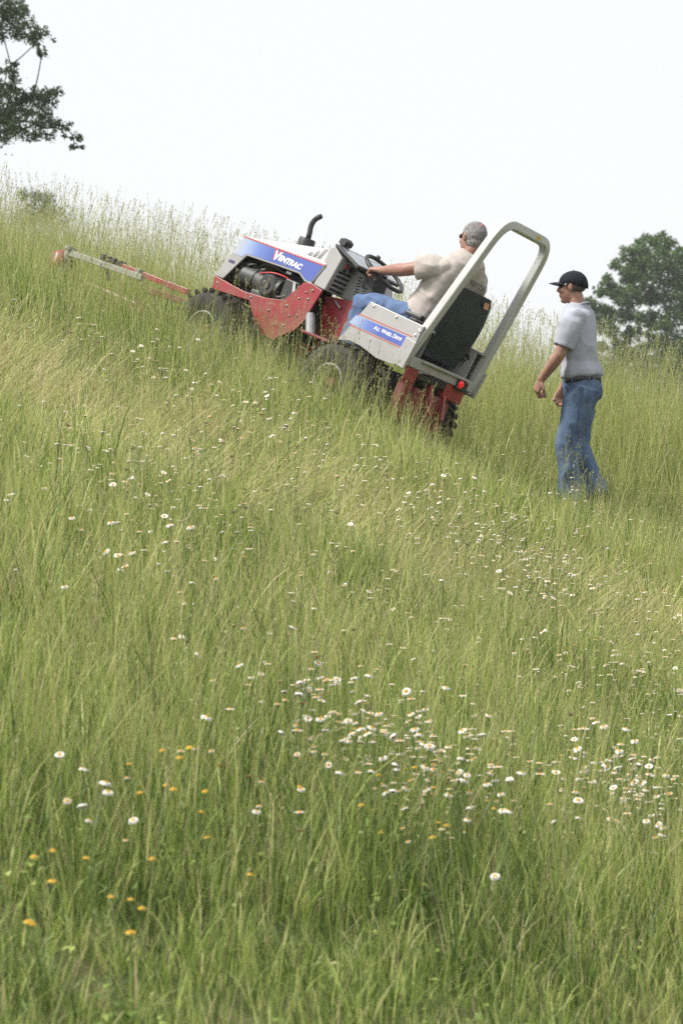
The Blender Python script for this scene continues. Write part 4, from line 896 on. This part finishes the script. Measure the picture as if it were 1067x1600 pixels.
def seed_grass():
    r = np.random.default_rng(104); n = int(230 * 21 * 10); y = r.uniform(7, 28, n); x = r.uniform(-5.2, 5.2, n); k = np.abs(x) < .122 * y + .9; x, y = x[k], y[k]
    un_, dk, tl_, nr = masks(x, y); sw_ = swath(x, y); vg = verge_of(x, y)
    pk = (.135 + .05 * smooth(.1, .7, fbm(x, y, 1.1, 21.)) + .46 * tl_ * smooth(29, 25, y) + .26 * nr + .035 * fbm(x, y, 1.3, 3.)) * (1 - .8 * sw_) * (1 - .9 * vg)
    k = (r.uniform(0, 1, len(x)) < pk) & ~un_ & ~dk; x, y, tl_, nr = x[k], y[k], tl_[k], nr[k]; n = len(x)
    h = r.uniform(.58, 1.0, n) * (.66 + .40 * tl_ + .24 * nr + .08 * fbm(x, y, 2., 3.)); az = r.normal(-.2, 1.4, n); rnd = np.clip(tint_of(x, y) + r.normal(0, .2, n), 0, 1); dry = r.uniform(0, .42, n)
    v, q, t, c, tip, D = strands(np.stack([x, y, H(x, y)], -1), h, r.uniform(.0022, .0034, n), az, np.abs(r.normal(.04, .08, n)), np.abs(r.normal(.28, .18, n)), rnd, dry, 5, r, tip=False, dtop=.25)
    kind = r.integers(0, 3, n); m = 18; kk = np.repeat(kind, m); T = np.repeat(tip, m, 0); A = np.repeat(D, m, 0); N_ = n * m; u = r.uniform(0, 1, N_); g = r.normal(size=(N_, 3)); perp = g - A * (g * A).sum(1)[:, None]
    perp /= np.linalg.norm(perp, axis=1)[:, None]; ln = np.array([.15, .085, .13])[kk]; sp = np.array([.026, .0035, .013])[kk] * np.where(kk == 0, 1.25 - u, np.where(kk == 1, 1, .4 + np.round(u * 4) % 2))
    u = np.where(kk == 2, np.round(u * 4) / 4 + r.normal(0, .04, N_), u); P = T - A * (ln * (1 - u) - .01)[:, None] + perp * (sp * np.abs(r.normal(.7, .4, N_)))[:, None]
    dd = A * .75 + r.normal(size=(N_, 3)) * np.array([.5, .15, .45])[kk][:, None]; dd /= np.linalg.norm(dd, axis=1)[:, None]; e = np.cross(dd, r.normal(size=(N_, 3))); e /= np.linalg.norm(e, axis=1)[:, None]
    L_ = r.uniform(.005, .0095, N_)[:, None]; W_ = r.uniform(.0018, .003, N_)[:, None]; hv = np.stack([P - dd * L_, P + e * W_, P + dd * L_, P - e * W_], 1).reshape(-1, 3)
    hc = np.stack([np.ones(N_), np.repeat(rnd, m), np.clip(np.repeat(dry, m) * .9 + r.uniform(.05, .40, N_), 0, 1), np.ones(N_)], -1)
    soup("seed_grass", np.concatenate([v, hv]), [q, np.arange(N_ * 4).reshape(-1, 4) + len(v)], np.concatenate([c, np.repeat(hc, 4, 0)]), M_stem, "tall grass stems with tan seed heads along the crest and round the tractor")
seed_grass()

# ------------------------------------------------------------------ daisies and yellow flowers
M_petal = mat("white_petal", (.75, .74, .70), .6, var=.05, scale=60, spec=.2); M_disc = mat("yellow_disc", (.60, .33, .03), .8, scale=200, col2=(.45, .2, .02), bump=.4, bscale=500)
M_yellow = mat("yellow_petal", (.62, .47, .07), .6, scale=80, col2=(.55, .36, .05), spec=.2); M_fstem = mat("flower_stem", (.13, .19, .05), .7, scale=30)
def daisy_meshes(r, h, yellow=False, far=False):
    az = r.uniform(0, 6.28); ln = abs(r.normal(.10, .06)) * h; tip = V((ln * math.cos(az), ln * math.sin(az), h))
    mb = MB().tube(arc((0, 0, -.02), (ln * .2 * math.cos(az), ln * .2 * math.sin(az), h * .6), tip, 2 if far else 5), .0016, 3 if far else 4)
    for k in range(1 if far else 3):
        z = h * (.15 + .2 * k); a = r.uniform(0, 6.28); q = V((math.cos(a), math.sin(a), .5)); s = V((-math.sin(a), math.cos(a), 0)); p = V((0, 0, z))
        mb.add([p, p + q * .025 + s * .004, p + q * .05, p + q * .025 - s * .004], [(0, 1, 2, 3)])
    tilt = r.normal(0, .3); ta = r.uniform(0, 6.28); nrm_ = V((math.sin(tilt) * math.cos(ta), math.sin(tilt) * math.sin(ta), math.cos(tilt))); u = nrm_.orthogonal().normalized(); w = nrm_.cross(u)
    R0, R1 = (.007, .0146 * r.uniform(.65, 1.2)) if not yellow else (.006, .012 * r.uniform(.8, 1.2)); pt = MB(); npet = 9 if (yellow or far) else 15; dr = r.uniform(-.45, .25)
    for k in range(npet):
        a = 2 * math.pi * k / npet + r.normal(0, .06); d = u * math.cos(a) + w * math.sin(a); e = u * -math.sin(a) + w * math.cos(a); b = tip + d * R0 * .7; m1 = tip + d * (R0 + R1) * .55 + nrm_ * .002; en = tip + d * R1 * r.uniform(.88, 1.06) + nrm_ * dr * R1 * r.uniform(.5, 1.2)
        fw = 1.5 if far else 1.; pt.add([b - e * .0015, b + e * .0015, m1 + e * .0031 * fw, en + e * .0022 * fw, en - e * .0022 * fw, m1 - e * .0031 * fw], [(0, 1, 2, 5), (5, 2, 3, 4)])
    dc = MB().lathe([(.0082, -.002), (.0086, .001), (.006, .0042), (.002, .0055)] if not far else [(.0084, 0), (.004, .0048)], tip, nrm_, 6 if far else 10)
    out = []
    for b, nm, m in ((mb, "stem", M_fstem), (pt, "petals", M_yellow if yellow else M_petal), (dc, "disc", M_disc)):
        me = bpy.data.meshes.new(nm); me.from_pydata(b.v, [], b.f); me.materials.append(m); out.append((nm, me))
    return out
fr_ = np.random.default_rng(77)
DA = [daisy_meshes(fr_, h) for h in np.linspace(.28, .48, 14)]; YE = [daisy_meshes(fr_, h, True) for h in np.linspace(.26, .42, 6)]
DF = [daisy_meshes(fr_, h, False, True) for h in np.linspace(.28, .50, 14)]
def flower(name, x, y, meshes, rz, sc, label, cat, group):
    o = bpy.data.objects.new(name, None); o.location = (x, y, float(H(x, y))); o.rotation_euler = (0, 0, rz); o.scale = (sc, sc, sc); o.empty_display_size = .05; C.objects.link(o); tag(o, label, cat, group)
    for nm, me in meshes:
        c = bpy.data.objects.new(nm, me); c.parent = o; C.objects.link(c)
# (centre x, y, radii, slant, count, label, group)
CL = [(.20, 9.95, .40, .62, .35, 150, "white daisy in the dense patch at the centre right of the foreground", "daisies of the dense foreground patch"),
      (1.0, 10.75, .20, .55, .5, 58, "white daisy in the drooping patch at the right edge of the foreground", "daisies of the right edge patch"),
      (-.14, 10.4, .12, .35, .2, 14, "white daisy in the small bunch left of the dense patch", "daisies left of the dense patch"),
      (-.72, 8.1, .10, .30, .2, 9, "large white daisy in the bunch at the lower left", "daisies at the lower left"),
      (-.35, 8.9, .22, .5, .2, 12, "single white daisy in the left foreground grass", "single daisies in the left foreground"),
      (-.72, 11.4, .34, 1.0, .3, 32, "white daisy in the scatter on the left slope", "daisies on the left slope"),
      (-.55, 16.2, .40, .9, .3, 30, "small white daisy in the scatter below the tractor's front wheel", "daisies below the front wheel")]
ORD = "first second third fourth fifth sixth seventh eighth ninth tenth eleventh twelfth thirteenth fourteenth fifteenth sixteenth seventeenth eighteenth nineteenth".split()
def ordinal(i):
    if i < 19: return ORD[i]
    t, u = divmod(i + 1, 10); T_ = {2: ("twentieth", "twenty-"), 3: ("thirtieth", "thirty-")}[t]
    return T_[0] if u == 0 else T_[1] + ORD[u - 1]
def labels_for(xs, ys, lab):
    n = len(xs)
    if n > 39: return [lab] * n
    rank = np.argsort(np.argsort(np.asarray(xs) / np.asarray(ys))); return [ordinal(int(k)) + " " + lab.replace(" in ", " from the left in ", 1) if " in " in lab else ordinal(int(k)) + " from the left: " + lab for k in rank]
n_d = 0
def spots(cx_, cy_, rx, ry, sl_, n, r):
    a = r.normal(size=(n, 2)) * .62; a[:, 0] *= rx; a[:, 1] *= ry; return cx_ + a[:, 0], cy_ + a[:, 1] + sl_ * a[:, 0]
for (cx_, cy_, rx, ry, sl_, n, lab, grp) in CL:
    xs_, ys_ = spots(cx_, cy_, rx, ry, sl_, n, fr_)
    for x_, y_, lb in zip(xs_, ys_, labels_for(xs_, ys_, lab)):
        flower("daisy", x_, y_, DA[fr_.integers(0, 14)], fr_.uniform(0, 6.28), fr_.uniform(.78, 1.12), lb, "daisy", grp); n_d += 1
YL = [(-.66, 7.35, .16, .25, .2, 10, "yellow flower in the loose bunch at the bottom left", "yellow flowers at the bottom left"),
      (-.42, 8.6, .16, .35, .2, 12, "yellow flower in the left foreground grass", "yellow flowers in the left foreground"),
      (.22, 9.7, .30, .5, .3, 16, "yellow flower in the dense daisy patch", "yellow flowers in the daisy patch")]
for (cx_, cy_, rx, ry, sl_, n, lab, grp) in YL:
    xs_, ys_ = spots(cx_, cy_, rx, ry, sl_, n, fr_)
    for x_, y_, lb in zip(xs_, ys_, labels_for(xs_, ys_, lab)): flower("yellow_flower", x_, y_, YE[fr_.integers(0, 6)], fr_.uniform(0, 6.28), fr_.uniform(.8, 1.05), lb, "flower", grp)
# the far daisies, too many to pick out: one mass
far = MB(); fm = []
V2, F2, MI = [], [], []
for (cx_, cy_, rx, ry, sl_, n) in ((1.1, 16.4, .75, 1.3, .1, 300), (.55, 17.4, .5, 1.0, .1, 60), (-.9, 14.0, .45, 1.3, .2, 210), (1.35, 13.6, .45, .9, .1, 120), (.2, 13.0, .9, 1.4, .1, 90), (-1.4, 17.3, .6, 1.2, .2, 60), (-.5, 17.8, .7, .9, .1, 70), (1.6, 19.5, .5, 1., .1, 60), (0.2, 15.5, 1.5, 3., .0, 150), (.25, 10.5, .42, .6, .3, 190), (1.1, 11.3, .25, .6, .4, 150)):
    xs_, ys_ = spots(cx_, cy_, rx, ry, sl_, n, fr_)
    for x_, y_ in zip(xs_, ys_):
        dm = DF[fr_.integers(0, 14)]; a = fr_.uniform(0, 6.28); s_ = fr_.uniform(.72, 1.0); z_ = float(H(x_, y_)); ca, sa = math.cos(a) * s_, math.sin(a) * s_
        for mi, (nm, me) in enumerate(dm):
            k = len(V2); V2 += [(x_ + v.co.x * ca - v.co.y * sa, y_ + v.co.x * sa + v.co.y * ca, z_ + v.co.z * s_ * .85) for v in me.vertices]
            for p_ in me.polygons: F2.append(tuple(i + k for i in p_.vertices)); MI.append(mi)
me = bpy.data.meshes.new("far_daisies"); me.from_pydata(V2, [], F2)
for m_ in (M_fstem, M_petal, M_disc): me.materials.append(m_)
me.polygons.foreach_set('material_index', MI)
tag(link(bpy.data.objects.new("far_daisies", me)), "many small white daisies dotted across the slope between patch and tractor", "daisies", None, "stuff")

# ------------------------------------------------------------------ haze: thin damp air over the whole place
hz = MB().box((0, 115, 14), (620, 330, 44)).build("haze", None); tag(hz, "thin pale haze over the whole hillside", "haze", None, "stuff")
hm = bpy.data.materials.new("haze_air"); hm.use_nodes = True; hn = hm.node_tree; hn.nodes.clear(); ho = hn.nodes.new('ShaderNodeOutputMaterial'); pv = hn.nodes.new('ShaderNodeVolumePrincipled')
pv.inputs['Color'].default_value = (.93, .96, 1, 1); pv.inputs['Density'].default_value = .00032; pv.inputs['Anisotropy'].default_value = .3; hn.links.new(pv.outputs[0], ho.inputs['Volume']); hz.data.materials.append(hm)
